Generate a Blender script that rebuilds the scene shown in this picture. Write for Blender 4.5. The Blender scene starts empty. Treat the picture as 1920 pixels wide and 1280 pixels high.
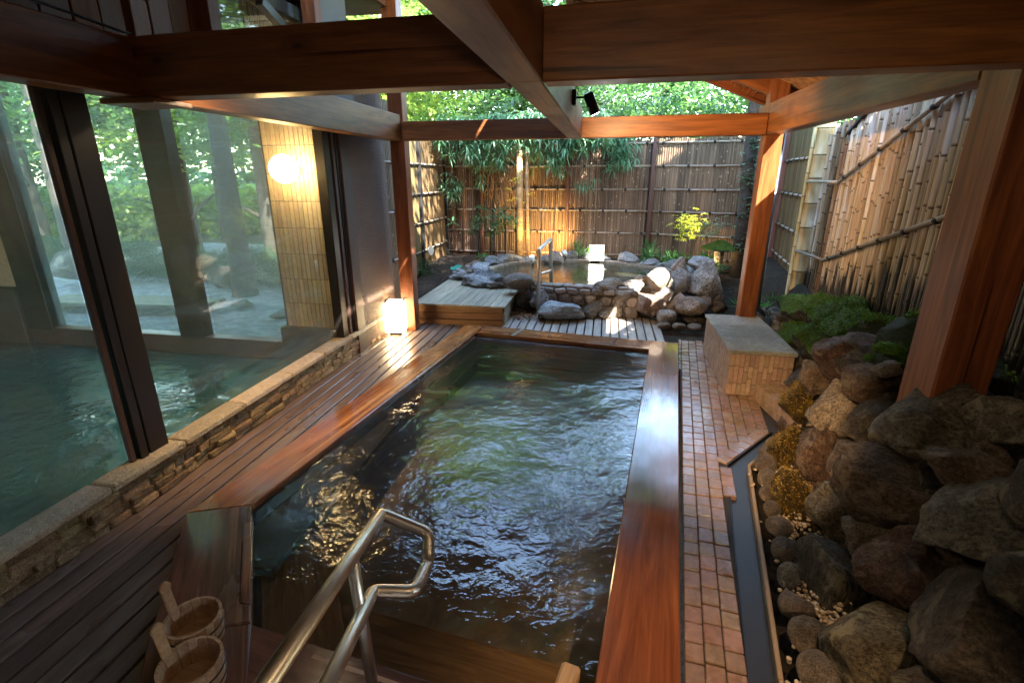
import bpy, bmesh, math, random
import numpy as np
from mathutils import Vector, Matrix, noise
random.seed(7); RS = np.random.RandomState(7)
R = math.radians
S = bpy.context.scene
COL = S.collection

# ---------------------------------------------------------------- camera, world, sun, exposure
F_PX, PITCH, YAW, H = 945.0, math.atan2(312, 945), math.atan2(180, 995.2), 1.75
cd = bpy.data.cameras.new('camera'); cam = bpy.data.objects.new('camera', cd); COL.objects.link(cam)
cd.sensor_width = 36; cd.lens = F_PX / 1920 * 36; cd.clip_start = 0.05; cd.clip_end = 400
cam.location = (0, 0, H); cam.rotation_euler = (R(90) - PITCH, 0, YAW)
S.camera = cam
SUN = Vector((0.50, -0.50, 0.74)).normalized()
W = bpy.data.worlds.new('World'); S.world = W; W.use_nodes = True
wn = W.node_tree; bg = wn.nodes['Background']; sky = wn.nodes.new('ShaderNodeTexSky')
sky.sky_type = 'NISHITA'; sky.sun_disc = False
sky.sun_elevation = math.asin(SUN.z); sky.sun_rotation = math.atan2(SUN.x, SUN.y)
sky.air_density = 1.3; sky.dust_density = .8; sky.ozone_density = 1.0
wn.links.new(sky.outputs[0], bg.inputs[0]); bg.inputs[1].default_value = 0.15
sd = bpy.data.lights.new('sun', 'SUN'); sd.energy = 2.6; sd.angle = R(0.5); sd.color = (1, .93, .82)
sun = bpy.data.objects.new('sun', sd); COL.objects.link(sun); sun.rotation_euler = SUN.to_track_quat('Z', 'Y').to_euler()
vs = S.view_settings; vs.view_transform = 'Standard'; vs.look = 'None'; vs.gamma = 1; vs.use_curve_mapping = False
vs.exposure = 4.6
cy = S.cycles
cy.max_bounces = 8; cy.diffuse_bounces = 4; cy.glossy_bounces = 4; cy.transmission_bounces = 4; cy.transparent_max_bounces = 12
cy.sample_clamp_indirect = 6; cy.use_denoising = True
try: cy.denoiser = 'OPENIMAGEDENOISE'
except Exception: pass
cy.caustics_reflective = False; cy.caustics_refractive = False

# ---------------------------------------------------------------- helpers: objects
def tag(o, label=None, cat=None, group=None, kind=None):
    if label: o['label'] = label
    if cat: o['category'] = cat
    if group: o['group'] = group
    if kind: o['kind'] = kind
    return o
def empty(name, loc, label=None, cat=None, group=None, kind=None):
    o = bpy.data.objects.new(name, None); COL.objects.link(o); o.location = loc; o.empty_display_size = .1
    return tag(o, label, cat, group, kind)
def put(name, me, mat=None, parent=None, M=None):
    """link mesh me as object; M = world matrix; parent is an empty (translation only) or a world-space mesh"""
    o = bpy.data.objects.new(name, me); COL.objects.link(o)
    if mat is not None:
        if len(me.materials) == 0: me.materials.append(mat)
        o.material_slots[0].link = 'OBJECT'; o.material_slots[0].material = mat
    M = M or Matrix.Identity(4)
    if parent is not None:
        o.parent = parent
        p = parent; T = Matrix.Identity(4)
        chain = []
        while p is not None: chain.append(p); p = p.parent
        for q in reversed(chain):
            T = T @ (q.matrix_parent_inverse if q.parent else Matrix.Identity(4)) @ q.matrix_basis
        o.matrix_parent_inverse = T.inverted()
    o.matrix_basis = M
    return o
def copy_thing(o, loc, rz=0, label=None, group=None):
    c = o.copy(); COL.objects.link(c); c.location = loc; c.rotation_euler.z = rz
    if label: c['label'] = label
    if group: c['group'] = group
    for ch in list(o.children):
        d = ch.copy(); COL.objects.link(d); d.parent = c
        for g in list(ch.children):
            e = g.copy(); COL.objects.link(e); e.parent = d
    return c

class MB:
    def __init__(s): s.v = []; s.f = []; s.sm = []
    def add(s, vs_, fs, smooth=False):
        b = len(s.v); s.v += [tuple(v) for v in vs_]; s.f += [tuple(i + b for i in f) for f in fs]; s.sm += [smooth] * len(fs)
    def box(s, c, d, M=None, bev=0.0):
        """chamfered box centre c dims d (optional 3x3/4x4 M applied about c)"""
        hx, hy, hz = d[0] / 2, d[1] / 2, d[2] / 2
        b = min(bev, hx * .45, hy * .45, hz * .45)
        c = Vector(c)
        if b <= 0:
            P = [Vector((sx * hx, sy * hy, sz * hz)) for sx in (-1, 1) for sy in (-1, 1) for sz in (-1, 1)]
            Fs = [(0, 1, 3, 2), (4, 6, 7, 5), (0, 4, 5, 1), (2, 3, 7, 6), (0, 2, 6, 4), (1, 5, 7, 3)]
        else:
            P = []; idx = {}
            for sx in (-1, 1):
                for sy in (-1, 1):
                    for sz in (-1, 1):
                        for ax in range(3):
                            v = [sx * (hx - b), sy * (hy - b), sz * (hz - b)]
                            v[ax] = (sx * hx, sy * hy, sz * hz)[ax]
                            idx[(sx, sy, sz, ax)] = len(P); P.append(Vector(v))
            Fs = []
            I = lambda t, ax: idx[(t[0], t[1], t[2], ax)]
            for ax in range(3):
                a1, a2 = (ax + 1) % 3, (ax + 2) % 3
                for sg in (-1, 1):
                    q = []
                    for (p, r) in ((-1, -1), (1, -1), (1, 1), (-1, 1)):
                        t = [0, 0, 0]; t[ax] = sg; t[a1] = p; t[a2] = r; q.append(I(t, ax))
                    Fs.append(tuple(q) if sg > 0 else tuple(q[::-1]))
            for ax in range(3):   # edges along ax
                a1, a2 = (ax + 1) % 3, (ax + 2) % 3
                for p in (-1, 1):
                    for r in (-1, 1):
                        t0 = [0, 0, 0]; t1 = [0, 0, 0]
                        t0[ax] = -1; t1[ax] = 1; t0[a1] = t1[a1] = p; t0[a2] = t1[a2] = r
                        q = (I(t0, a1), I(t1, a1), I(t1, a2), I(t0, a2))
                        Fs.append(q if p * r < 0 else q[::-1])
            for sx in (-1, 1):
                for sy in (-1, 1):
                    for sz in (-1, 1):
                        q = tuple(I((sx, sy, sz), a) for a in range(3))
                        Fs.append(q if sx * sy * sz > 0 else q[::-1])
        if M is not None: P = [M @ p for p in P]
        s.add([p + c for p in P], Fs)
    def tube(s, pts, rad, n=10, cap=True, smooth=True):
        pts = [Vector(p) for p in pts]
        if not hasattr(rad, '__len__'): rad = [rad] * len(pts)
        prev = None; base = len(s.v); k = len(pts)
        for i, p in enumerate(pts):
            d = (pts[min(i + 1, k - 1)] - pts[max(i - 1, 0)]).normalized()
            if prev is None:
                a = Vector((0, 0, 1)) if abs(d.z) < .9 else Vector((1, 0, 0)); x = d.cross(a).normalized()
            else: x = (prev - d * prev.dot(d)).normalized()
            y = d.cross(x); prev = x
            for j in range(n):
                t = 2 * math.pi * j / n
                s.v.append(tuple(p + (x * math.cos(t) + y * math.sin(t)) * rad[i]))
        for i in range(k - 1):
            for j in range(n):
                a = base + i * n + j; b = base + i * n + (j + 1) % n
                s.f.append((a, b, b + n, a + n)); s.sm.append(smooth)
        if cap:
            s.f.append(tuple(base + j for j in range(n))[::-1]); s.sm.append(False)
            s.f.append(tuple(base + (k - 1) * n + j for j in range(n))); s.sm.append(False)
    def prism(s, poly, z0, z1):
        n = len(poly)
        ar = sum(poly[i][0] * poly[(i + 1) % n][1] - poly[(i + 1) % n][0] * poly[i][1] for i in range(n))
        if ar < 0: poly = poly[::-1]
        s.add([(p[0], p[1], z0) for p in poly] + [(p[0], p[1], z1) for p in poly],
              [tuple(range(n))[::-1], tuple(range(n, 2 * n))] + [(i, (i + 1) % n, n + (i + 1) % n, n + i) for i in range(n)])
    def mesh(s, name):
        me = bpy.data.meshes.new(name); me.from_pydata(s.v, [], s.f)
        me.polygons.foreach_set('use_smooth', s.sm); me.update(); return me
    def build(s, name, mat, parent=None, M=None): return put(name, s.mesh(name), mat, parent, M)

def frame_to(p0, p1, up=(0, 0, 1)):
    p0, p1 = Vector(p0), Vector(p1); x = (p1 - p0).normalized(); up = Vector(up)
    if abs(x.dot(up)) > .98: up = Vector((0, 1, 0))
    y = up.cross(x).normalized(); z = x.cross(y)
    M = Matrix((x, y, z)).transposed().to_4x4(); M.translation = (p0 + p1) / 2
    return M, (p1 - p0).length
def board(name, p0, p1, w, h, mat, parent=None, bev=.004, up=(0, 0, 1)):
    """timber from p0 to p1 (centre line), w across, h along up; local X runs along the grain"""
    M, L = frame_to(p0, p1, up)
    m = MB(); m.box((0, 0, 0), (L, w, h), bev=bev)
    return m.build(name, mat, parent, M)
def grid_plane(x0, x1, y0, y1, nx, ny, z=0, fn=None):
    m = MB()
    V = []
    for j in range(ny + 1):
        for i in range(nx + 1):
            x = x0 + (x1 - x0) * i / nx; y = y0 + (y1 - y0) * j / ny
            V.append((x, y, fn(x, y) if fn else z))
    m.add(V, [(j * (nx + 1) + i, j * (nx + 1) + i + 1, (j + 1) * (nx + 1) + i + 1, (j + 1) * (nx + 1) + i) for j in range(ny) for i in range(nx)], True)
    return m

# ---------------------------------------------------------------- helpers: materials
class NT:
    def __init__(s, name):
        s.m = bpy.data.materials.new(name); s.m.use_nodes = True; s.t = s.m.node_tree
        s.b = s.t.nodes['Principled BSDF']; s.out = s.t.nodes['Material Output']
    def n(s, typ, **kw):
        q = s.t.nodes.new('ShaderNode' + typ)
        for k, v in kw.items():
            if k in q.inputs: s.set(q.inputs[k], v)
            else: setattr(q, k, v)
        return q
    def set(s, sock, v):
        if isinstance(v, bpy.types.NodeSocket): s.t.links.new(v, sock)
        elif isinstance(v, bpy.types.Node): s.t.links.new(v.outputs[0], sock)
        elif hasattr(v, '__len__') and sock.type == 'RGBA' and len(v) == 3: sock.default_value = (*v, 1)
        else: sock.default_value = v
    def P(s, **kw):
        names = dict(color='Base Color', rough='Roughness', metal='Metallic', normal='Normal', coat='Coat Weight', coatr='Coat Roughness', spec='Specular IOR Level',
                     emit='Emission Color', emits='Emission Strength', sheen='Sheen Weight', sss='Subsurface Weight', ior='IOR')
        for k, v in kw.items(): s.set(s.b.inputs[names[k]], v)
    def coords(s, scale=(1, 1, 1), rand=True, space='Object', rot=(0, 0, 0)):
        tc = s.n('TexCoord'); v = tc.outputs[space]
        if rand:
            oi = s.n('ObjectInfo'); mul = s.n('VectorMath', operation='SCALE'); mul.inputs[0].default_value = (17.3, 9.1, 13.7)
            s.set(mul.inputs['Scale'], oi.outputs['Random'])
            ad = s.n('VectorMath', operation='ADD'); s.set(ad.inputs[0], v); s.set(ad.inputs[1], mul.outputs[0]); v = ad.outputs[0]
        mp = s.n('Mapping'); s.set(mp.inputs['Vector'], v); mp.inputs['Scale'].default_value = scale; mp.inputs['Rotation'].default_value = rot
        return mp.outputs[0]
    def noise(s, vec, scale=5, detail=4, rough=.55, dist=0):
        q = s.n('TexNoise'); s.set(q.inputs['Vector'], vec); q.inputs['Scale'].default_value = scale
        q.inputs['Detail'].default_value = detail; q.inputs['Roughness'].default_value = rough; q.inputs['Distortion'].default_value = dist
        return q.outputs['Fac']
    def ramp(s, fac, stops):
        q = s.n('ValToRGB'); s.set(q.inputs[0], fac); cr = q.color_ramp
        while len(cr.elements) < len(stops): cr.elements.new(.5)
        for e, (p, c) in zip(cr.elements, stops):
            e.position = p; e.color = (*c, 1) if hasattr(c, '__len__') else (c, c, c, 1)
        return q.outputs[0]
    def mix(s, a, b, f, mode='MIX'):
        q = s.n('Mix', data_type='RGBA', blend_type=mode)
        s.set(q.inputs[0], f); s.set(q.inputs[6], a); s.set(q.inputs[7], b); return q.outputs[2]
    def math(s, op, a, b=0.0):
        q = s.n('Math', operation=op); s.set(q.inputs[0], a); s.set(q.inputs[1], b); return q.outputs[0]
    def bump(s, h, st=.3, d=.01, nrm=None):
        q = s.n('Bump'); s.set(q.inputs['Height'], h); q.inputs['Strength'].default_value = st; q.inputs['Distance'].default_value = d
        if nrm is not None: s.set(q.inputs['Normal'], nrm)
        return q.outputs[0]
    def hsv_rand(s, col, dv=.25, dh=.0):
        oi = s.n('ObjectInfo'); q = s.n('HueSaturation'); s.set(q.inputs['Color'], col)
        mr = s.n('MapRange'); s.set(mr.inputs[0], oi.outputs['Random']); mr.inputs[3].default_value = 1 - dv; mr.inputs[4].default_value = 1 + dv
        s.set(q.inputs['Value'], mr.outputs[0])
        if dh:
            m2 = s.n('MapRange'); s.set(m2.inputs[0], s.math('FRACT', s.math('MULTIPLY', oi.outputs['Random'], 7.31)))
            m2.inputs[3].default_value = .5 - dh; m2.inputs[4].default_value = .5 + dh; s.set(q.inputs['Hue'], m2.outputs[0])
        return q.outputs[0]

def wood(name, dark, light, rough=(.45, .65), gs=1.0, bump=.25, knots=True, wet=0.0, dirt=None, dirtc=(.02, .015, .01), rv=.12, streak=None, spec=.4):
    t = NT(name)
    v = t.coords((1.1 * gs, 13 * gs, 13 * gs)); vf = t.coords((4 * gs, 110 * gs, 110 * gs)); vb = t.coords((1.2, 2.2, 2.2))
    n1 = t.noise(v, 1.6, 6, .6, 1.0); n2 = t.noise(vf, 1.0, 3, .6); n3 = t.noise(vb, 1.0, 4, .55)
    c = t.ramp(n1, [(.3, dark), (.5, tuple((a + b) / 2 for a, b in zip(dark, light))), (.72, light)])
    c = t.mix(c, t.ramp(n2, [(.3, .55), (.7, 1.15)]), .55, 'MULTIPLY')
    if streak is not None:
        vs2 = t.coords((.5, 16, 16)); n5 = t.noise(vs2, 1.3, 3, .5, .3)
        c = t.mix(c, streak, t.ramp(n5, [(.56, 0.), (.66, .8)]))
    if knots:
        vk = t.coords((2.2, 5, 5)); vo = t.n('TexVoronoi', Vector=vk); vo.inputs['Scale'].default_value = .8
        k = t.ramp(vo.outputs['Distance'], [(.04, 1.), (.07, .45), (.2, 0.)])
        c = t.mix(c, tuple(x * .3 for x in dark), t.math('MULTIPLY', k, .85))
        ck = t.ramp(t.noise(t.coords((.55, 26, 26)), 1.0, 2, .4), [(.70, 0.), (.735, .8)]); c = t.mix(c, tuple(x * .2 for x in dark), ck)
    if dirt:
        c = t.mix(c, dirtc, t.math('MULTIPLY', t.ramp(n3, [(.45, 0.), (.68, 1.)]), dirt))
    c = t.hsv_rand(c, rv, .008)
    h = t.math('ADD', t.math('MULTIPLY', n2, .6), t.math('MULTIPLY', n1, .5))
    r = t.ramp(n3, [(.35, rough[0]), (.65, rough[1])])
    t.P(color=c, rough=r, normal=t.bump(h, bump, .004), spec=spec)
    if wet: t.P(coat=t.ramp(n3, [(.35, wet), (.6, wet * .55)]), coatr=.07)
    return t.m
def rock_mat(name, base, light, moss=0.0, mossc=(.05, .09, .015), rough=.75, scale=1.0, lichen=None, moss_all=False, ctr=1.0):
    t = NT(name); v = t.coords((scale,) * 3)
    n1 = t.noise(v, 4, 9, .72, .6); n2 = t.noise(v, 24, 9, .82); n3 = t.noise(v, 2.6, 7, .7, .6); n6 = t.noise(v, 1.2, 3, .5)
    c = t.ramp(n1, [(.28, tuple(x * (1 - .55 * ctr) for x in base)), (.5, base), (.72, light)])
    c = t.mix(c, t.ramp(n2, [(.40, .15), (.56, 1.7)]), .85 * ctr, 'MULTIPLY'); c = t.mix(c, t.ramp(n6, [(.35, .6), (.65, 1.3)]), .7 * ctr, 'MULTIPLY')
    if lichen: c = t.mix(c, lichen, t.ramp(n3, [(.54, 0.), (.6, .75)]))
    c = t.hsv_rand(c, .25, .012)
    h = t.math('ADD', t.math('MULTIPLY', n1, 1.0), t.math('MULTIPLY', n2, .35)); r = rough
    if moss:
        g = t.n('NewGeometry'); sx = t.n('SeparateXYZ'); t.set(sx.inputs[0], g.outputs['Normal'])
        up = t.math('ADD', t.math('MULTIPLY', sx.outputs[2], 0.0 if moss_all else .5), t.math('MULTIPLY', n1, .9))
        f = t.ramp(up, [(max(0, .93 - moss * .55), 0.), (min(1, 1.02 - moss * .5), 1.)])
        n4 = t.noise(v, 90, 4, .8); n5 = t.noise(v, 14, 3, .6)
        mc = t.mix(tuple(x * .35 for x in mossc), mossc, t.ramp(t.math('ADD', t.math('MULTIPLY', n4, .5), t.math('MULTIPLY', n5, .5)), [(.38, 0.), (.62, 1.)]))
        c = t.mix(c, mc, f); h = t.math('ADD', h, t.math('MULTIPLY', t.math('MULTIPLY', n4, f), 1.6))
    t.P(color=c, rough=r, normal=t.bump(h, 1.0, .07), spec=.35)
    return t.m
def leaf_mat(name, c1, c2, trans=.45, sc=1.6):
    t = NT(name); v = t.coords((1, 1, 1), rand=False, space='Object')
    n = t.noise(v, sc, 3, .6); n2 = t.noise(v, 9, 2, .6)
    c = t.ramp(t.math('ADD', t.math('MULTIPLY', n, .55), t.math('MULTIPLY', n2, .45)), [(.36, c1), (.62, c2)])
    c = t.hsv_rand(c, .15, .015)
    tr = t.n('BsdfTranslucent'); t.set(tr.inputs['Color'], t.mix(c, (.35, .7, .15), .2, 'MIX'))
    mx = t.n('MixShader'); mx.inputs[0].default_value = trans
    t.P(color=c, rough=.42, spec=.45); t.set(mx.inputs[1], t.b.outputs[0]); t.set(mx.inputs[2], tr.outputs[0]); t.set(t.out.inputs[0], mx.outputs[0])
    return t.m
def plain(name, col, rough=.5, metal=0, **kw):
    t = NT(name); v = t.coords(); n = t.noise(v, 9, 5, .6)
    c = t.mix(tuple(x * .75 for x in col), tuple(min(1, x * 1.15) for x in col), n)
    t.P(color=c, rough=rough, metal=metal, normal=t.bump(t.noise(v, 60, 3), .15, .002)); t.P(**kw); return t.m
def emis(name, col, st, base=(.8, .75, .65)):
    t = NT(name); t.P(color=base, rough=.6, emit=col, emits=st); return t.m
def bamboo_mat(name, c1, c2, rough=.45, stain=None, sx=1.0, across='XY', speck=None, rv=.22, node=False, foot=0.0):
    """bamboo: local Z runs along the culm"""
    t = NT(name); v = t.coords((60 * sx, 60 * sx, 1.2)); vm = t.coords((9, 9, 1.1))
    n1 = t.noise(v, 1, 4, .6); n3 = t.noise(vm, .8, 4, .6, .3)
    c = t.ramp(n3, [(.3, c1), (.7, c2)])
    c = t.mix(c, t.ramp(n1, [(.3, .78), (.7, 1.1)]), .5, 'MULTIPLY')
    if speck or rv < .1: c = t.mix(c, t.ramp(t.noise(t.coords((30, 30, .3)), 1, 1), [(.35, .45), (.65, 1.3)]), .85, 'MULTIPLY')
    if stain: c = t.mix(c, stain, t.ramp(n3, [(.54, 0.), (.66, .8)]))
    if speck:
        vo = t.n('TexVoronoi', Vector=t.coords((14, 14, 9))); vo.inputs['Scale'].default_value = 1.0
        c = t.mix(c, speck, t.math('MULTIPLY', t.ramp(vo.outputs['Distance'], [(.1, 1.), (.17, 0.)]), .8))
    c = t.hsv_rand(c, rv, .012)
    if node:
        at = t.n('Attribute', attribute_name='node'); c = t.mix(c, tuple(x * .38 for x in c1), at.outputs['Fac'])
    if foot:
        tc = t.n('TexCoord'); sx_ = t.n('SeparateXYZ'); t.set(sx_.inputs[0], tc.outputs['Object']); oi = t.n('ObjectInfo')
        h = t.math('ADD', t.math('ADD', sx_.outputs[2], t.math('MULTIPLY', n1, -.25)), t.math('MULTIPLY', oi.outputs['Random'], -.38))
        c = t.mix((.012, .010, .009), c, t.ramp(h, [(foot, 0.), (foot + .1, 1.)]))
    t.P(color=c, rough=rough, normal=t.bump(n1, .15, .002), spec=.4); return t.m

M = {}
M['cedar'] = wood('cedar', (.10, .028, .009), (.31, .11, .034), (.32, .5), gs=.9, bump=.3, rv=.1)
M['cedar_old'] = wood('cedar_old', (.13, .06, .045), (.25, .13, .095), (.4, .6), gs=.9, bump=.25)
M['deck'] = wood('deck', (.07, .05, .045), (.17, .125, .105), (.22, .5), gs=1.2, bump=.5, knots=False, wet=.45, dirt=.35, rv=.22)
M['deck_grey'] = wood('deck_grey', (.24, .2, .17), (.42, .37, .33), (.4, .7), gs=1.2, bump=.5, knots=False, rv=.15)
M['rim'] = wood('rim', (.12, .032, .012), (.33, .12, .042), (.12, .38), gs=.8, bump=.3, wet=.85, dirt=.35, dirtc=(.03, .016, .014), rv=.15, streak=(.46, .24, .1))
M['rim_dark'] = wood('rim_dark', (.07, .028, .02), (.19, .08, .05), (.1, .3), gs=.8, bump=.35, wet=.9, dirt=.5, rv=.1, streak=(.3, .14, .07))
M['rim_right'] = wood('rim_right', (.13, .038, .017), (.31, .105, .042), (.1, .25), gs=.6, bump=.18, wet=.9, knots=False, dirt=.25, dirtc=(.03, .016, .018), rv=.05)
M['tub'] = wood('tub', (.035, .026, .018), (.11, .075, .045), (.4, .6), gs=.8, bump=.4, knots=False, dirt=.6, dirtc=(.02, .03, .02))
M['platform'] = wood('platform', (.19, .16, .11), (.4, .35, .26), (.6, .8), gs=1.2, bump=.5, knots=False, dirt=.3, dirtc=(.1, .13, .1), rv=.18)
M['platform_side'] = wood('platform_side', (.13, .055, .025), (.36, .19, .09), (.5, .7), gs=1.2, bump=.45, dirt=.3)
M['pail'] = wood('pail', (.3, .17, .09), (.48, .3, .17), (.5, .7), gs=2, bump=.2, knots=False, rv=.1)
M['siding'] = wood('siding', (.075, .022, .008), (.19, .065, .022), (.5, .7), gs=.9, bump=.3, rv=.25)
M['blackframe'] = plain('black_frame', (.010, .008, .007), .35)
M['brownframe'] = plain('brown_frame', (.06, .03, .022), .55)
M['steel'] = plain('steel', (.58, .5, .42), .36, 1.0)
M['darkmetal'] = plain('dark_metal', (.012, .011, .012), .35, .6)
M['pipe'] = plain('pipe', (.02, .02, .026), .3)
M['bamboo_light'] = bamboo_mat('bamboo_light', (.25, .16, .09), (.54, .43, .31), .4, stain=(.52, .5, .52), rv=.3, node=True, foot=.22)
M['bamboo_thick'] = bamboo_mat('bamboo_thick', (.34, .24, .1), (.56, .46, .26), .4, stain=(.45, .5, .46), node=True)
M['bamboo_dark'] = bamboo_mat('bamboo_dark', (.045, .026, .015), (.17, .1, .05), .4, stain=(.2, .15, .1), node=True)
M['slat'] = bamboo_mat('slat', (.065, .04, .026), (.2, .13, .085), .5, speck=(.4, .32, .2), rv=.05)
M['slat_side'] = bamboo_mat('slat_side', (.07, .045, .02), (.17, .12, .055), .5, rv=.05)
M['rail_bamboo'] = bamboo_mat('rail_bamboo', (.17, .13, .09), (.36, .3, .24), .45)
M['char'] = plain('char', (.012, .01, .009), .8)
M['postbrown'] = plain('post_brown', (.065, .022, .014), .6)
M['tie'] = plain('tie', (.012, .011, .01), .8)
M['r_grey'] = rock_mat('rock_grey', (.24, .23, .23), (.48, .47, .46))
M['r_blue'] = rock_mat('rock_bluegrey', (.24, .25, .27), (.5, .51, .53), rough=.55)
M['r_tan'] = rock_mat('rock_tan', (.3, .24, .19), (.55, .47, .4))
M['r_brown'] = rock_mat('rock_brown', (.12, .08, .06), (.28, .2, .15), lichen=(.3, .25, .2))
M['r_red'] = rock_mat('rock_red', (.1, .06, .05), (.22, .14, .11), rough=.6, lichen=(.26, .21, .18))
M['r_dark'] = rock_mat('rock_dark', (.05, .042, .036), (.15, .125, .1), lichen=(.22, .2, .15))
M['r_lichen'] = rock_mat('rock_lichen', (.12, .1, .075), (.3, .27, .21), moss=.62, mossc=(.035, .042, .012), lichen=(.33, .3, .22), moss_all=True)
M['r_moss'] = rock_mat('rock_moss', (.05, .045, .035), (.14, .12, .1), moss=1.05, mossc=(.16, .3, .02))
M['r_halfmoss'] = rock_mat('rock_halfmoss', (.09, .085, .07), (.24, .22, .19), moss=.8, mossc=(.05, .085, .018))
M['r_gold'] = rock_mat('rock_gold', (.05, .04, .02), (.12, .09, .04), moss=1.0, mossc=(.24, .15, .02), moss_all=True)
M['r_bg'] = rock_mat('rock_browngrey', (.17, .165, .165), (.36, .35, .35)); M['r_pale'] = rock_mat('rock_pale', (.44, .36, .31), (.62, .54, .48), ctr=.5); M['r_tan2'] = rock_mat('rock_warm', (.22, .18, .145), (.42, .36, .3)); M['r_greyb'] = rock_mat('rock_granite', (.14, .13, .12), (.34, .32, .29), lichen=(.24, .2, .16))
M['cobble'] = rock_mat('cobble', (.2, .165, .145), (.34, .29, .26), rough=.5, scale=1.5)
M['pebble'] = rock_mat('pebble', (.34, .27, .2), (.55, .46, .36), rough=.5, scale=4)
M['mortar'] = rock_mat('mortar', (.28, .23, .19), (.4, .34, .29), rough=.9, ctr=.5)
M['soil'] = rock_mat('soil', (.028, .02, .013), (.06, .045, .03), rough=.95)
M['lawnground'] = rock_mat('lawn_ground', (.03, .035, .015), (.06, .07, .03), rough=.95)
M['gravel_white'] = rock_mat('gravel_white', (.42, .44, .46), (.72, .74, .76), rough=.9, scale=5)
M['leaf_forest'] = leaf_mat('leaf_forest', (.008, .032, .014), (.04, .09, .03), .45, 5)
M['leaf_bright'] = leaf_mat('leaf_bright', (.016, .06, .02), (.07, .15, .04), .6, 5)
M['leaf_sunny'] = leaf_mat('leaf_sunny', (.1, .19, .025), (.3, .38, .07), .65, 5)  # brighter yellow-green puts a sunlit look into the leaf colour
M['leaf_bamboo'] = leaf_mat('leaf_bamboo', (.035, .11, .055), (.15, .29, .18), .35, 3)
M['leaf_shrub'] = leaf_mat('leaf_shrub', (.02, .075, .04), (.07, .18, .085), .3, 3)
M['leaf_yellow'] = leaf_mat('leaf_yellow', (.25, .26, .02), (.6, .5, .04), .5, 3)
M['leaf_ivy'] = leaf_mat('leaf_ivy', (.04, .09, .05), (.16, .26, .17), .3, 3)
M['fern'] = leaf_mat('fern', (.02, .08, .02), (.08, .22, .05), .4, 4)
M['bark'] = wood('bark', (.02, .016, .012), (.07, .055, .045), (.8, .95), gs=.7, bump=1.0, knots=False)
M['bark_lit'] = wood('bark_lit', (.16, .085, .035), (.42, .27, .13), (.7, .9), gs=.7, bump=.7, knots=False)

def brick_mat(name, a, b, rough=(.16, .5), wet=.3):
    t = NT(name); v = t.coords((1, 1, 1)); n = t.noise(v, 22, 6, .7); n2 = t.noise(t.coords((1, 1, 1), rand=False, space='Object'), 30, 3, .5); n3 = t.noise(v, 5, 3)
    c = t.ramp(n, [(.3, a), (.7, b)]); c = t.hsv_rand(c, .2, .02)
    t.P(color=c, rough=t.ramp(n3, [(.35, rough[0]), (.65, rough[1])]), normal=t.bump(n, .5, .004), coat=wet, coatr=.12); return t.m
M['brick'] = brick_mat('brick', (.17, .105, .075), (.32, .215, .16))
M['brick_grey'] = brick_mat('brick_grey', (.07, .065, .065), (.15, .135, .13))
M['joint'] = plain('joint', (.03, .026, .024), .8)
M['tile'] = brick_mat('tile_bench', (.2, .135, .105), (.35, .26, .21), (.35, .6), .1)
M['slab'] = rock_mat('slab', (.34, .36, .34), (.48, .5, .48), rough=.25, scale=2, ctr=.3)
M['drain'] = plain('drain', (.022, .023, .03), .4)
M['curb'] = plain('curb', (.3, .22, .15), .6)
M['coping'] = rock_mat('coping', (.66, .56, .4), (.8, .72, .56), rough=.8, scale=6, ctr=.3)
M['wallstone'] = rock_mat('wallstone', (.42, .29, .15), (.66, .5, .28), rough=.85, scale=6, ctr=.6)
M['indoortile'] = brick_mat('indoor_tile', (.36, .27, .16), (.52, .42, .28), (.3, .5), .1)
M['darktile'] = brick_mat('dark_tile', (.03, .022, .02), (.06, .045, .04), (.3, .5), .1)
M['sill'] = plain('sill', (.09, .045, .035), .35)

def stucco():
    t = NT('stucco'); v = t.coords(); n = t.noise(v, 55, 5, .7); n2 = t.noise(v, 3, 3)
    vo = t.n('TexVoronoi', Vector=v); vo.inputs['Scale'].default_value = 70
    c = t.mix((.085, .05, .034), (.15, .09, .062), n2)
    t.P(color=c, rough=.8, normal=t.bump(t.math('ADD', n, vo.outputs['Distance']), .9, .012)); return t.m
M['stucco'] = stucco()
M['panelgrey'] = plain('panel_grey', (.09, .095, .095), .7)

def water(name, tint, murk, murkf, scale=11, bumps=.42, dist=.026):
    t = NT(name); v = t.coords((1, 1, 1), rand=False)
    n1 = t.noise(v, scale, 3, .55, .5); n2 = t.noise(v, scale * 3.1, 2, .5, .3); n0 = t.noise(v, scale * .4, 2)
    vo = t.n('TexVoronoi', Vector=v, feature='SMOOTH_F1'); vo.inputs['Scale'].default_value = scale * .9
    h = t.math('ADD', t.math('ADD', n1, t.math('MULTIPLY', n2, .3)), t.math('ADD', t.math('MULTIPLY', n0, 1.0), t.math('MULTIPLY', vo.outputs['Distance'], .3)))
    am = t.ramp(t.noise(v, 1.1, 2, .5), [(.38, .3), (.62, 1.)]); nb = t.bump(t.math('MULTIPLY', h, am), bumps, dist)
    tr = t.n('BsdfTransparent', Color=tint)
    df = t.n('BsdfDiffuse', Color=murk)
    m1 = t.n('MixShader'); m1.inputs[0].default_value = murkf; t.set(m1.inputs[1], tr.outputs[0]); t.set(m1.inputs[2], df.outputs[0])
    gl = t.n('BsdfGlossy', Color=(1, 1, 1)); gl.inputs['Roughness'].default_value = .03; t.set(gl.inputs['Normal'], nb)
    fr = t.n('Fresnel'); fr.inputs['IOR'].default_value = 1.45; t.set(fr.inputs['Normal'], nb)
    m2 = t.n('MixShader'); t.set(m2.inputs[0], fr.outputs[0]); t.set(m2.inputs[1], m1.outputs[0]); t.set(m2.inputs[2], gl.outputs[0])
    t.set(t.out.inputs[0], m2.outputs[0]); return t.m
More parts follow.
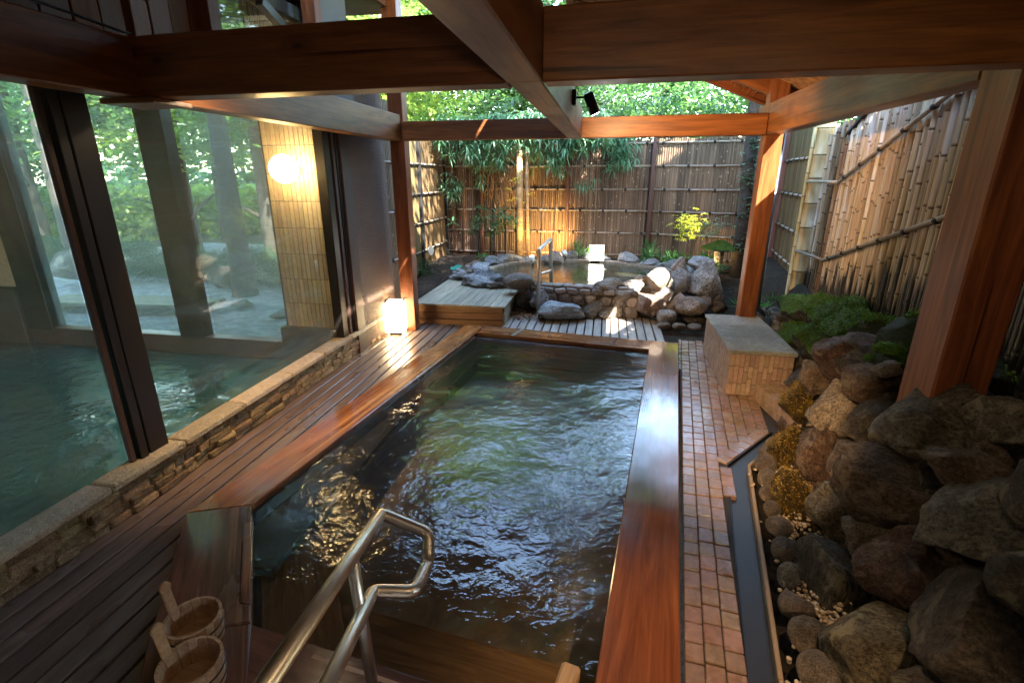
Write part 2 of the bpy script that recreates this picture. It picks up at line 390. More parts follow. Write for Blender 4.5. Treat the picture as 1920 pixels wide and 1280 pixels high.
M['water'] = water('water', (.86, .91, .9), (.06, .085, .09), .07)
M['water_rock'] = water('water_rock', (.7, .75, .6), (.07, .07, .04), .25, 7, .5)
M['water_in'] = water('water_indoor', (.35, .6, .6), (.035, .15, .18), .55, 6, .7, .05)
def glass():
    t = NT('fogged_glass'); v = t.coords((1, 1, 1), rand=False)  # pale veil in the panes stands in for steam haze behind them
    n = t.noise(v, 1.3, 4, .6); n2 = t.noise(v, 160, 2, .8)
    f = t.math('MULTIPLY', t.ramp(n, [(.3, .10), (.7, .22)]), t.ramp(n2, [(.35, .5), (.65, 1.)]))
    tp = t.n('BsdfTransparent', Color=(.93, .97, .95)); tl = t.n('BsdfTranslucent', Color=(.85, .9, .85))
    m1 = t.n('MixShader'); t.set(m1.inputs[0], f); t.set(m1.inputs[1], tp.outputs[0]); t.set(m1.inputs[2], tl.outputs[0])
    gl = t.n('BsdfGlossy'); gl.inputs['Roughness'].default_value = .02
    ge = t.n('NewGeometry'); io = t.n('MapRange'); t.set(io.inputs[0], ge.outputs['Backfacing']); io.inputs[3].default_value = 1.45; io.inputs[4].default_value = 1 / 1.45
    fr = t.n('Fresnel'); t.set(fr.inputs['IOR'], io.outputs[0])
    m2 = t.n('MixShader'); t.set(m2.inputs[0], fr.outputs[0]); t.set(m2.inputs[1], m1.outputs[0]); t.set(m2.inputs[2], gl.outputs[0])
    t.set(t.out.inputs[0], m2.outputs[0]); return t.m
M['glass'] = glass()

# ---------------------------------------------------------------- ground and terrain
FZ = -0.06            # deck / paving level; the bath rim top is z = 0
O_ = Vector((.863, 5.486)); U = Vector((.992, -.127)); V_ = Vector((.127, .992))   # bath directions
# bath outline (outer, inner)
outer = [(-2.164, 1.97), (-1.633, 5.774), (.863, 5.486), (.20, .55), (-1.2, .72)]
inner = [(-1.861, 2.097), (-1.403, 5.477), (.563, 5.214), (.04, 1.21), (-1.349, 1.396)]
def ground_ring():
    # terrain with a hole under the baths and the paving
    m = MB(); big = 90; hx0, hx1, hy0, hy1 = -12.0, 5.0, -4.0, 13.0
    pts = [(-big, -big), (big, -big), (big, big), (-big, big)]; ins = [(hx0, hy0), (hx1, hy0), (hx1, hy1), (hx0, hy1)]
    m.add([(x, y, -.3) for x, y in pts] + [(x, y, -.3) for x, y in ins], [(0, 1, 5, 4), (1, 2, 6, 5), (2, 3, 7, 6), (3, 0, 4, 7)])
    return m
tag(ground_ring().build('ground', M['lawnground']), kind='structure')
def gz_fn(x, y):
    z = -.7
    return z
tag(grid_plane(-12, 5, -4, 13, 2, 2, -.75).build('ground', M['soil']), kind='structure')
# wooded garden soil behind the rock bath
def bed(x, y):
    d = max(0.0, min(1.0, (y - 7.3) / 1.2)); return -.12 + .36 * d + .03 * noise.noise(Vector((x * 2, y * 2, 0)))
tag(grid_plane(-3.1, 3.4, 6.75, 13.0, 30, 30, fn=lambda x, y: bed(x, y) - (.9 if (((x + .3) / 1.5) ** 2 + ((y - 8.0) / 1.15) ** 2) < 1 else 0)).build('garden_bed', M['soil']), kind='structure')
tag(grid_plane(-12, -3.1, 4.75, 13, 20, 16, fn=lambda x, y: -.12 + .03 * noise.noise(Vector((x, y, 3)))).build('gravel_ground', M['gravel_white']), kind='structure')
# soil under the rockery
def bank(x, y):
    a = max(-.12, min(.76, (x - (1.13 + .15 * (y - 1.63))) * 2.1 - .12)); b = max(-.12, min(.5, (x - 1.95) * 1.6 - .1)); f = max(0, min(1, (y - 3.0) / .8)); return a * (1 - f) + b * f
tag(grid_plane(.72, 5, -2, 9, 40, 60, fn=bank).build('rockery_soil', M['soil']), kind='structure')

# ---------------------------------------------------------------- deck
deck = empty('wooden_deck', (-2, 3, FZ)); tag(deck, kind='structure')
def plank(x, y0, y1, w, mat, z=FZ, th=.03):
    return board('plank', (x, y0, z - th / 2 + random.uniform(-.001, .001)), (x, y1, z - th / 2 + random.uniform(-.001, .001)), w, th, mat, deck, .004)
xl = -2.54; pw = .104
while xl < -1.25:
    xr = xl + pw
    cx = (xl + xr) / 2
    if xr < -2.13: plank(cx, -.8, 5.95, pw - .013, M['deck'])
    else:
        y0 = max(2.0, 5.774 - (-1.633 - xl) / .1396) if xl < -1.633 else 5.68
        if xl < -1.2: plank(cx, y0, 5.95, pw - .013, M['deck'])
        ync = 1.97 - (xl + 2.164) * .89     # under the chamfered corner
        plank(cx, -.8, max(.8, ync) - .0, pw - .013, M['deck'])
    xl += pw
xl = -1.22
while xl < .66:
    cx = xl + pw / 2
    yr = 5.772 - (xl + 1.383) * .1275 - .09
    plank(cx, max(yr, 5.3), 6.74, pw - .016, M['deck_grey'])
    xl += pw
tag(board('joist', (-2.5, 4, -.14), (-1.3, 4, -.14), .06, .06, M['tub'], deck))
m = MB(); m.box((-.3, 6.1, -.16), (2.0, 1.3, .04)); m.box((-2.05, 3.9, -.16), (.98, 4.2, .04)); m.box((-2.1, .4, -.16), (1.0, 2.4, .04)); m.build('underlay', M['char'], deck)

# ---------------------------------------------------------------- the wooden bath
bath = empty('wooden_bath', (-.6, 3.2, FZ), 'long sunken wooden bath with wet reddish rim boards, full of rippling water', 'bath')
def quad_board(name, poly, z0, z1, mat, parent, bev=.006):
    """board of four plan corners a b c d, a->b and d->c along the grain"""
    a, b, c, d = [Vector((*p, 0)) for p in poly]
    x = ((b - a) + (c - d)).normalized(); y = Vector((-x.y, x.x, 0)); o = (a + b + c + d) / 4; o.z = (z0 + z1) / 2
    Mx = Matrix((x, y, Vector((0, 0, 1)))).transposed().to_4x4(); Mx.translation = o; I = Mx.inverted()
    loc = [I @ Vector((p.x, p.y, 0)) for p in (a, b, c, d)]
    ar = sum(loc[i].x * loc[(i + 1) % 4].y - loc[(i + 1) % 4].x * loc[i].y for i in range(4))
    if ar < 0: loc = loc[::-1]
    h = (z1 - z0) / 2; cen = sum((Vector((p.x, p.y, 0)) for p in loc), Vector()) / 4
    ins = []
    for i in range(4):
        p, q, r = loc[i - 1], loc[i], loc[(i + 1) % 4]
        e1 = (p - q); e1.z = 0; e2 = (r - q); e2.z = 0; e1.normalize(); e2.normalize()
        ins.append(Vector((q.x, q.y, 0)) + (e1 + e2) * bev)
    m = MB()
    Vv = [(p.x, p.y, -h) for p in loc] + [(p.x, p.y, h - bev) for p in loc] + [(p.x, p.y, h) for p in ins]
    Fs = [(3, 2, 1, 0), (8, 9, 10, 11)]
    for i in range(4):
        j = (i + 1) % 4; Fs += [(i, j, 4 + j, 4 + i), (4 + i, 4 + j, 8 + j, 8 + i)]
    m.add(Vv, Fs); return m.build(name, mat, parent, Mx)
TB = -.05
quad_board('rim_board', [outer[0], outer[1], (-1.388, 5.745), inner[0]], TB, 0, M['rim'], bath)
quad_board('rim_board', [(-1.383, 5.772), (.566, 5.522), (.563, 5.214), (-1.403, 5.477)], TB, -.001, M['rim'], bath)
quad_board('rim_board', [(.04 - .13, .2), (.566, 5.524), outer[2], (.205, .16)], TB, .001, M['rim_right'], bath)
quad_board('rim_board', [(-2.164, 1.967), (-1.70, 1.26), inner[4], (-1.861, 2.093)], TB, 0, M['rim_dark'], bath)
quad_board('rim_board', [(-1.703, 1.257), (-1.0, .32), (-.82, .62), (-1.349, 1.392)], TB, -.002, M['rim_dark'], bath)
quad_board('rim_board', [(-1.348, 1.39), (.04, 1.21), (.0, .92), (-1.15, 1.09)], TB, -.0015, M['rim_dark'], bath)
quad_board('rim_inlay', [(-1.80, 1.94), (-1.46, 1.47), (-1.405, 1.47), (-1.765, 1.965)], -.0, .004, M['rim_dark'], bath)
# inner lining boards, far rim notch blocks
def lining(a, b, inward, n=3):
    a, b = Vector(a), Vector(b); off = Vector(inward)
    for k in range(n):
        z = -.05 - .15 * k - .075
        p, q = a + off * .012, b + off * .012
        board('side_board', (p.x, p.y, z), (q.x, q.y, z), .03, .147, M['tub'], bath, .004)
lining((-1.868, 2.09), (-1.412, 5.48), (-1, .1)); lining((-1.41, 5.488), (.57, 5.222), (.1, 1))
lining((.573, 5.214), (.045, 1.2), (1, -.1)); lining((-1.357, 1.386), (.04, 1.2), (0, -1)); lining((-1.868, 2.09), (-1.357, 1.388), (-.8, -.6))
quad_board('rim_inlay', [(-1.0, 5.44), (-.93, 5.69), (-.89, 5.685), (-.96, 5.435)], -.0, .003, M['slab'], bath)
quad_board('rim_inlay', [(.12, 5.29), (.19, 5.54), (.22, 5.535), (.15, 5.285)], -.0, .003, M['rim_dark'], bath)
m = MB(); m.prism([(-1.9, 2.1), (-1.43, 5.5), (.6, 5.24), (.05, 1.2), (-1.36, 1.39)], -.56, -.50)
t = NT('tub_floor'); v = t.coords((1, 1, 1), rand=False); n1 = t.noise(v, 3, 5, .6, .8); n2 = t.noise(v, 9, 4, .6)
c = t.ramp(n1, [(.3, (.07, .08, .08)), (.5, (.21, .14, .085)), (.7, (.2, .22, .2))]); c = t.mix(c, t.ramp(n2, [(.35, .6), (.65, 1.2)]), .6, 'MULTIPLY')
t.P(color=c, rough=.6); m.build('tub_floor', t.m, bath)
# underwater seat along the near left corner and the orange step at the near end
quad_board('underwater_seat', [(-1.84, 2.1), (-1.35, 1.42), (-1.0, 1.5), (-1.44, 2.2)], -.28, -.2, M['platform_side'], bath)
quad_board('underwater_step', [(-1.3, 1.42), (.05, 1.24), (.09, 1.62), (-1.22, 1.8)], -.34, -.26, M['platform_side'], bath)
board('step_bar', (-1.02, 1.30, -.015), (-.33, 1.205, -.015), .03, .03, M['pail'], bath, .008)
board('step_block', (-.075, 1.20, .03), (-.03, 1.40, .03), .07, .06, M['pail'], bath, .01)
m = grid_plane(-1.95, .62, 1.1, 5.6, 60, 100, 0)
# clip water to the inner outline by building it as one fan polygon instead of a rectangle
wp = [(-1.868, 2.095), (-1.408, 5.484), (.568, 5.221), (.045, 1.205), (-1.352, 1.39)]
m = MB(); m.add([(x, y, -.035) for x, y in wp], [tuple(range(5))[::-1]])
tag(m.build('water', M['water']), kind='structure')

# ---------------------------------------------------------------- brick paving right of the bath
paving = empty('brick_paving', (1, 3.4, FZ)); tag(paving, kind='structure')
m = MB(); m.prism([(.2, -.3), (.86, 5.35), (1.9, 6.6), (2.3, 6.6), (1.7, 3.4), (1.31, 3.65), (.88, 3.11), (.62, 1.53), (.52, .3), (.47, -.3)], FZ - .06, FZ - .012); m.build('joint_bed', M['joint'], paving)
def inpoly(p, poly):
    c = False; n = len(poly)
    for i in range(n):
        a, b = poly[i], poly[i - 1]
        if (a[1] > p[1]) != (b[1] > p[1]) and p[0] < (b[0] - a[0]) * (p[1] - a[1]) / (b[1] - a[1]) + a[0]: c = not c
    return c
dn = Vector((1.31 - .88, 3.65 - 3.11)); dn.normalize(); dnn = Vector((-dn.y, dn.x))
field = [(.2, -.3), (.86, 5.35), (.88, 5.78), (1.75, 5.78), (1.6, 5.4), (1.33, 4.25), (1.33, 3.76), (1.28, 3.71), (.86, 3.17), (.875, 3.09), (.63, 1.53), (.5, 0.3), (.5, -.3)]
def bar_mesh(d, bev=.004):
    mm = MB(); mm.box((0, 0, 0), d, bev=bev); return mm.mesh('brick')
BM = [bar_mesh((.073, L, .03)) for L in (.088, .098, .108)]; BG = bar_mesh((.03, .16, .03)); BH = [bar_mesh((.0825, .088, .03))]
bricks = []
A2 = math.atan2(V_.x, V_.y)
def brick_at(p, me, rot, mat):
    z = FZ - .016 + random.uniform(-.0025, .0025)
    Mx = Matrix.Translation((p.x, p.y, z)) @ Matrix.Rotation(rot + R(random.uniform(-.7, .7)), 4, 'Z')
    bricks.append((Mx, me, mat))
y = 0
base0 = Vector((.863, 5.486)) - V_ * 5.8
k = 0
while k < 14:
    u0 = .035 + (0 if k == 0 else .034 + .077 * (k - 1)); wdt = .03 if k == 0 else .073
    s_ = random.uniform(0, .08)
    while s_ < 6.4:
        if k == 0: me, L = BG, .16
        else:
            i = random.randrange(3); me, L = BM[i], (.088, .098, .108)[i]
        p = base0 + V_ * (s_ + L / 2) + U * (u0 + wdt / 2 - .03)
        if inpoly(p, field): brick_at(p, me, -A2, M['brick_grey'] if k == 0 else M['brick'])
        s_ += L + .006
    k += 1
p0 = Vector((.88, 3.11)); L0 = (Vector((1.31, 3.65)) - p0).length; rr = math.atan2(dn.y, dn.x)
for i in range(7):
    p = p0 + dn * (.05 + i * .094) + dnn * .048
    brick_at(p, BH[0], rr + R(90), M['brick'])
bricks.sort(key=lambda b: b[0].translation.length)
print('bricks', len(bricks))
for Mx, me, mt in bricks[:290]: put('brick', me, mt, paving, Mx)
if bricks[290:]:
    m = MB()
    for Mx, me, mt in bricks[290:]:
        m.add([Mx @ v.co for v in me.vertices], [tuple(p.vertices) for p in me.polygons])
    tag(m.build('far_brick', M['brick'], paving), kind='stuff')
# drain channel and curb
dr = empty('drain_channel', (.9, 2.5, FZ - .08), 'dark wet drain channel with a tan kerb between the bricks and the cobbles', 'drain')
dl = [(.52, .3), (.62, 1.53), (.88, 3.11), (1.31, 3.65)]; drr = [(.64, .3), (.73, 1.55), (1.0, 3.10), (1.40, 3.60)]
m = MB(); m.add([(x, y, FZ - .025) for x, y in dl] + [(x, y, FZ - .025) for x, y in drr], [(0, 4, 5, 1), (1, 5, 6, 2), (2, 6, 7, 3)]); m.build('channel_bed', M['drain'], dr)
for a, b in zip(drr[:-1], drr[1:]): board('kerb', (a[0] + .012, a[1], FZ - .01), (b[0] + .012, b[1], FZ - .01), .02, .06, M['curb'], dr, .004)
for a, b in zip(dl[1:-1], dl[2:]): board('edge', (a[0], a[1], FZ - .02), (b[0], b[1], FZ - .02), .01, .03, M['darkmetal'], dr, .002)
# brick ledge running from the bench to the rockery
lg = empty('brick_ledge', (1.45, 3.9, FZ), 'low brick-faced ledge running from the bench to the rocks', 'ledge')
m = MB(); lp = [(1.345, 4.27), (1.47, 3.50), (1.9, 3.45), (2.0, 4.6), (1.62, 4.9), (1.62, 4.27)]; m.prism(lp, FZ - .1, .055); m.build('core', M['joint'], lg)
tl = MB(); tl.box((0, 0, 0), (.012, .062, .085), bev=.003); tlm = tl.mesh('tile')
a, b = Vector((1.335, 4.25)), Vector((1.462, 3.49)); dd = (b - a).normalized(); ang = math.atan2(-dd.x, dd.y)
n = int((b - a).length / .066)
for i in range(n):
    for zz in (-.055, .034):
        p = a + dd * (.033 + i * .066); put('tile', tlm, M['tile'], lg, Matrix.Translation((p.x, p.y, zz)) @ Matrix.Rotation(ang, 4, 'Z'))
tt = MB(); tt.box((0, 0, 0), (.085, .1, .012), bev=.003); ttm = tt.mesh('tile')
for i in range(7):
    for j in range(5):
        p = a + dd * (.04 + i * .106) + Vector((-dd.y, dd.x)) * (-0) + Vector((.99, .14)) * (.045 + j * .09)
        if inpoly(p, lp): put('tile', ttm, M['tile'], lg, Matrix.Translation((p.x, p.y, .061)) @ Matrix.Rotation(ang, 4, 'Z'))

# ---------------------------------------------------------------- tiled bench with stone lid
bench = empty('tiled_bench', (1.35, 4.9, FZ), 'box bench faced with narrow tan tiles under three grey stone slabs', 'bench')
m = MB(); m.box((1.365, 4.86, .13), (.49, 1.13, .38)); m.build('core', M['joint'], bench)
tb = []
for hh in (.115, .155, .105):
    q = MB(); q.box((0, 0, 0), (.0365, .012, hh - .004), bev=.003); tb.append(q.mesh('tile'))
for face in range(3):
    n = 13 if face == 0 else 29
    for i in range(n):
        zs = -.06; order = [0, 1, 2]; random.shuffle(order)
        for o_ in order:
            hh = (.115, .155, .105)[o_]; zc = zs + hh / 2; zs += hh
            if face == 0: Mx = Matrix.Translation((1.122 + .0385 * i + .01, 4.29, zc))
            elif face == 1: Mx = Matrix.Translation((1.115, 4.31 + .0385 * i, zc)) @ Matrix.Rotation(R(90), 4, 'Z')
            else: continue
            put('tile', tb[o_], M['tile'], bench, Mx)
for i in range(3):
    m = MB(); m.box((1.362, 4.46 + i * .394, .337 + .002 * (i % 2)), (.53, .388, .034), bev=.005); m.build('slab', M['slab'], bench)

# ---------------------------------------------------------------- low wall with coping under the big window
lw = empty('low_stone_wall', (-2.56, 3.2, FZ), 'low wall of split tan stones with pale coping below the big window', 'wall')
yy = -.4; ws = [.62, .5, .56, .6, .5, .55, .58, .52, .54, .6, .5]
i = 0
while yy < 5.3:
    L = min(ws[i % len(ws)], 5.36 - yy)
    m = MB(); m.box((0, 0, 0), (L - .012, .15, .042), bev=.007); zc = .165
    me = m.mesh('coping_stone')
    for v in me.vertices: v.co += Vector((0, noise.noise(v.co * 9 + Vector((i, 0, 0))) * .004, noise.noise(v.co * 7 + Vector((0, i, 0))) * .002))
    put('coping_stone', me, M['coping'], lw, Matrix.Translation((-2.565, yy + L / 2, zc)) @ Matrix.Rotation(R(90), 4, 'Z')); yy += L; i += 1
    if L < .3: break
m = MB(); m.box((-2.60, 2.45, .03), (.1, 5.7, .2)); m.build('core', M['mortar'], lw)
random.seed(3)
zr = [(-.06, .05), (-.01, .045), (.035, .055), (.09, .05)]
nst = 0
for (z0, hh) in zr:
    yy = -.35
    while yy < 5.28:
        L = random.uniform(.07, .24) * (1.0 if hh > .048 else .8)
        mm = MB(); mm.box((0, 0, 0), (L - .006, .05, hh - .004), bev=.006); me = mm.mesh('stone')
        for v in me.vertices:
            v.co += Vector([noise.noise(v.co * 20 + Vector((yy * 3, z0 * 50, q))) * .008 for q in (0, 5, 9)])
        put('stone', me, M['wallstone'], lw, Matrix.Translation((-2.535 + random.uniform(-.012, .008), yy + L / 2, z0 + hh / 2)) @ Matrix.Rotation(R(90 + random.uniform(-4, 4)), 4, 'Z')); nst += 1
        yy += L
print('wall stones', nst)

# ---------------------------------------------------------------- bathhouse (building on the left)
bh = empty('bathhouse', (-4.5, 2.2, FZ), 'bathhouse with tall hazy windows onto an indoor pool and rough brown stucco wall', 'building')
XG = -2.585
def fbox(name, c, d, mat, bev=.004, parent=bh):
    m = MB(); m.box(c, d, bev=bev); return m.build(name, mat, parent)
# big mullion between the two panes: frame of several profiles
fbox('window_post', (-2.63, 2.27, 1.3), (.12, .13, 2.9), M['blackframe']); fbox('window_post', (-2.59, 2.165, 1.3), (.05, .05, 2.9), M['blackframe']); fbox('window_post', (-2.6, 2.11, 1.3), (.03, .03, 2.9), M['brownframe'])
fbox('window_frame', (-2.58, 4.52, 1.35), (.1, .1, 2.9), M['blackframe']); fbox('window_frame', (-2.56, 4.62, 1.35), (.08, .05, 2.9), M['brownframe']); fbox('window_frame', (-2.58, 4.68, 1.35), (.12, .04, 2.9), M['blackframe'])
fbox('wall_trim', (-2.545, 4.79, 1.35), (.1, .17, 2.9), M['brownframe'])
fbox('stucco_wall', (-2.66, 5.31, 1.5), (.3, .86, 3.3), M['stucco'])
fbox('window_sill', (-2.66, 2.0, .085), (.06, 5.2, .06), M['blackframe'])
fbox('window_head', (-2.62, 2.0, 3.0), (.1, 5.2, .1), M['blackframe'])
def pane(c, d):
    return fbox('window_pane', c, d, M['glass'], 0)
pane((-2.63, .55, 1.55), (.008, 3.1, 2.86)); pane((-2.631, 3.4, 1.55), (.008, 2.12, 2.86))
M_, L_ = frame_to((-2.56, 3.85, 2.95), (-2.56, 4.55, 2.66)); m = MB(); m.box((0, 0, 0), (L_, .06, .07), bev=.004); m.build('brace', M['blackframe'], bh, M_)
# far window wall of the indoor bath
YW = 4.6
fbox('sill_wall', (-4.6, YW, -.02), (4.0, .14, .2), M['sill']); fbox('tile_base', (-2.92, YW - .06, .05), (.62, .16, .42), M['darktile'])
fbox('column', (-2.92, YW, 1.6), (.57, .12, 3.1), M['joint'])
q = MB(); q.box((0, 0, 0), (.040, .012, .244), bev=.002); me = q.mesh('tile')
for i in range(12):
    for j in range(12):
        zc = .26 + .125 + j * .25
        put('tile', me, M['indoortile'], bh, Matrix.Translation((-3.18 + .0225 + i * .0475, YW - .064, zc)))
fbox('window_post', (-4.36, YW, 1.6), (.3, .14, 3.1), M['blackframe']); fbox('window_post', (-6.35, YW, 1.6), (.34, .16, 3.1), M['blackframe'])
pane((-3.665, YW, 1.6), (.9, .008, 3.0)); pane((-5.3, YW + .001, 1.6), (1.75, .008, 3.0))
fbox('end_wall', (-8.0, YW, 1.6), (2.95, .14, 3.2), M['indoortile']); fbox('tile_base', (-8.0, YW - .09, .1), (2.95, .06, .9), M['darktile'])
fbox('window_head', (-4.5, YW, 3.15), (4, .14, .2), M['blackframe'])
fbox('ceiling', (-5.8, 1.2, 3.25), (6.4, 7.4, .1), M['siding']); fbox('back_wall', (-5.8, -2.4, 1.3), (6.4, .1, 4), M['indoortile']); fbox('side_wall', (-9.05, 1.2, 1.3), (.1, 7.4, 4), M['indoortile'])
fbox('pool_floor', (-5.85, 1.1, -.66), (6.3, 7.0, .04), plain('pool_floor', (.12, .3, .3), .5)); fbox('pool_wall', (-2.69, 1.1, -.4), (.02, 7.0, .64), M['darktile']); fbox('pool_wall', (-5.85, YW - .1, -.38), (6.3, .02, .5), M['darktile'])
fbox('eave', (-3.9, 1.6, 3.42), (3.2, 8.4, .12), M['siding'])
m = MB(); m.add([(-9, -2.3, -.11), (-2.7, -2.3, -.11), (-2.7, YW - .11, -.11), (-9, YW - .11, -.11)], [(0, 1, 2, 3)]); tag(m.build('indoor_water', M['water_in']), kind='structure')
# upper boarding above the side beam
y = -.6
sb = empty('wall_boarding', (-2.42, 1.4, 2.4), 'reddish upright boards above the left side beam', 'boarding')
while y < 3.08:
    board('wall_board', (-2.47 + random.uniform(-.006, .006), y, 2.36), (-2.47 + random.uniform(-.006, .006), y, 3.4), .14, .02, M['siding'], sb, .003, up=(1, 0, 0)); y += .147
board('wall_post', (-2.42, 3.12, 2.37), (-2.42, 3.12, 3.4), .08, .1, M['siding'], sb, .004)
board('wall_post', (-2.44, 4.35, 2.37), (-2.44, 4.35, 3.4), .12, .1, M['siding'], sb, .004)
fbox('grey_panel', (-2.5, 4.75, 2.9), (.03, .6, 1.1), M['panelgrey'], .002)
fbox('upper_storey', (-5.85, 2.1, 4.95), (6.6, 5.3, 2.9), M['stucco'])  # unseen block added above the bathhouse to shade the window garden
# globe lamp on the tiled column
gl = empty('globe_lamp', (-2.86, YW - .2, 1.78), 'glowing round globe lamp on the tiled column behind glass', 'lamp')
bpy_me = bpy.data.meshes.new('globe'); bm = bmesh.new(); bmesh.ops.create_uvsphere(bm, u_segments=32, v_segments=16, radius=.125); bm.to_mesh(bpy_me); bm.free()
for p in bpy_me.polygons: p.use_smooth = True
put('globe', bpy_me, emis('globe_glow', (1, .62, .26), 2.0), gl, Matrix.Translation((-2.88, YW - .24, 1.80)))
m = MB(); m.tube([(-2.88, YW - .1, 1.80), (-2.88, YW - .07, 1.80)], .06, 16); m.build('mount', M['darkmetal'], gl)

# ---------------------------------------------------------------- timber shelter (posts, beams, reed roof)
sh = empty('timber_shelter', (0, 4, FZ), 'open shelter of reddish cedar posts and beams with a reed mat roof', 'shelter')
C_ = M['cedar']
ZB = 2.10
board('post', (-2.285, 5.66, FZ), (-2.285, 5.66, 3.8), .165, .15, C_, sh, .006, up=(0, 1, 0))
board('post', (1.50, 5.47, FZ), (1.50, 5.47, 2.62), .16, .15, C_, sh, .006, up=(0, 1, 0))
board('post', (1.525, 2.39, .7), (1.525, 2.39, 2.9), .21, .23, C_, sh, .008, up=(0, 1, 0))
board('side_beam', (-2.30, -.8, ZB + .13), (-2.30, 5.575, ZB + .13), .15, .26, C_, sh, .006)
board('side_beam', (1.49, -.8, ZB + .14), (1.49, 2.27, ZB + .14), .14, .27, C_, sh, .006)
board('side_beam', (1.49, 2.51, ZB + .14), (1.49, 5.40, ZB + .14), .14, .27, C_, sh, .006)
board('cross_beam', (-2.20, 5.60, ZB + .095), (1.42, 5.42, ZB + .095), .13, .19, C_, sh, .006)
board('main_beam', (-2.222, 2.37, ZB + .13), (-.424, 2.28, ZB + .13), .14, .26, C_, sh, .006)
board('main_beam', (-.276, 2.272, ZB + .13), (1.418, 2.187, ZB + .13), .14, .26, C_, sh, .006)
board('main_beam', (1.60, 2.18, ZB + .13), (3.3, 2.1, ZB + .13), .14, .26, C_, sh, .006)
board('centre_beam', (-.35, -.8, ZB + .135), (-.35, 2.2, ZB + .135), .145, .27, C_, sh, .006)
board('centre_beam', (-.35, 2.2 + .002, ZB + .135), (-.35, 5.43, ZB + .135), .14, .268, M['cedar_old'], sh, .006)
m = MB(); m.box((-2.27, 2.38, ZB - .014), (.3, .24, .026), bev=.004); m.build('beam_plate', C_, sh)
board('hanger_post', (-2.205, 2.35, ZB), (-2.205, 2.35, ZB + .42), .1, .05, C_, sh, .004, up=(1, 0, 0))
# roof: rafters + reed mat, slope down to the right
def rz(x): return 2.55 + (1.5 - x) * .40
for y in (.6, 1.7, 3.0, 4.3, 5.52, 6.0):
    x0 = -.42 if 2.2 < y < 5.3 else -.42
    board('rafter', (x0, y, rz(x0) - .06), (1.70, y, rz(1.70) - .06), .07, .11, C_, sh, .004)
for x in (1.55, .6):
    board('purlin', (x, -.8, rz(x) - .16), (x, 6.1, rz(x) - .16), .08, .09, C_, sh, .004)
m = MB(); th = .035
for (xa, ya, xb, yb) in ((-.5, -1.4, 1.72, 6.12),):
    m.add([(xa, ya, rz(xa) + .02), (xb, ya, rz(xb) + .02), (xb, yb, rz(xb) + .02), (xa, yb, rz(xa) + .02), (xa, ya, rz(xa) + .05), (xb, ya, rz(xb) + .05), (xb, yb, rz(xb) + .05), (xa, yb, rz(xa) + .05)],
          [(3, 2, 1, 0), (4, 5, 6, 7), (0, 1, 5, 4), (1, 2, 6, 5), (2, 3, 7, 6), (3, 0, 4, 7)])
m.build('roof_board', M['siding'], sh)
t = NT('reed'); v = t.coords((1, 1, 1)); t.P(color=t.hsv_rand(t.ramp(t.noise(v, 20, 3), [(.3, (.12, .06, .03)), (.7, (.36, .2, .1))]), .1), rough=.7); M['reed'] = t.m
m = MB()
for i in range(900):
    x = random.uniform(-.45, 1.7); y = random.uniform(5.7, 6.15); L = random.uniform(.12, .3)
    m.tube([(x, y, rz(x) - .0 - random.uniform(0, .02)), (x + random.uniform(-.04, .1), y + L, rz(x) - random.uniform(.0, .09))], .003, 4, False)
for i in range(500):
    x = random.uniform(-.45, 2.0); y = 1.2 + i * .0095
    m.tube([(-.5, y, rz(-.5) + .012), (1.78, y + random.uniform(-.03, .03), rz(1.78) + .012)], .005, 4, False)
tag(m.build('reed_mat', M['reed'], sh), kind='stuff')
m = MB(); m.box((-1.5, 3.9, 3.76), (2.4, 4.6, .04)); m.build('roof_board', M['siding'], sh)  # unseen high roof added to keep sun off the left side
# left half: boards over the near bay
m = MB(); m.box((-1.45, .4, 3.3), (2.3, 3.6, .04)); m.build('roof_board', M['siding'], sh)
for y in (.2, 1.2, 2.15): board('rafter', (-2.4, y, 3.2), (-.45, y, 3.2), .07, .12, C_, sh, .004)
# unseen wall added behind the viewer to darken the near end
bk = empty('entrance_wall', (-.3, -1.1, FZ), 'unseen boarded wall added behind the viewer to darken the near end', 'wall')
for i in range(30):
    x = -2.4 + i * .2
    board('wall_board', (x, -1.1 + random.uniform(-.004, .004), -.1), (x, -1.1 + random.uniform(-.004, .004), 3.7), .195, .03, M['siding'], bk, .003, up=(0, 1, 0))
# cable on the side beam
m = MB(); pts = [(-2.2, .4 + .23 * i, 2.375 + .012 * math.sin(i * 1.3) + (.03 if i == 4 else 0)) for i in range(9)]; pts.append((-2.19, 2.29, 2.365)); m.tube(pts, .006, 6)
tag(m.build('cable', M['darkmetal']), 'thin black cable lying along the left side beam', 'cable')
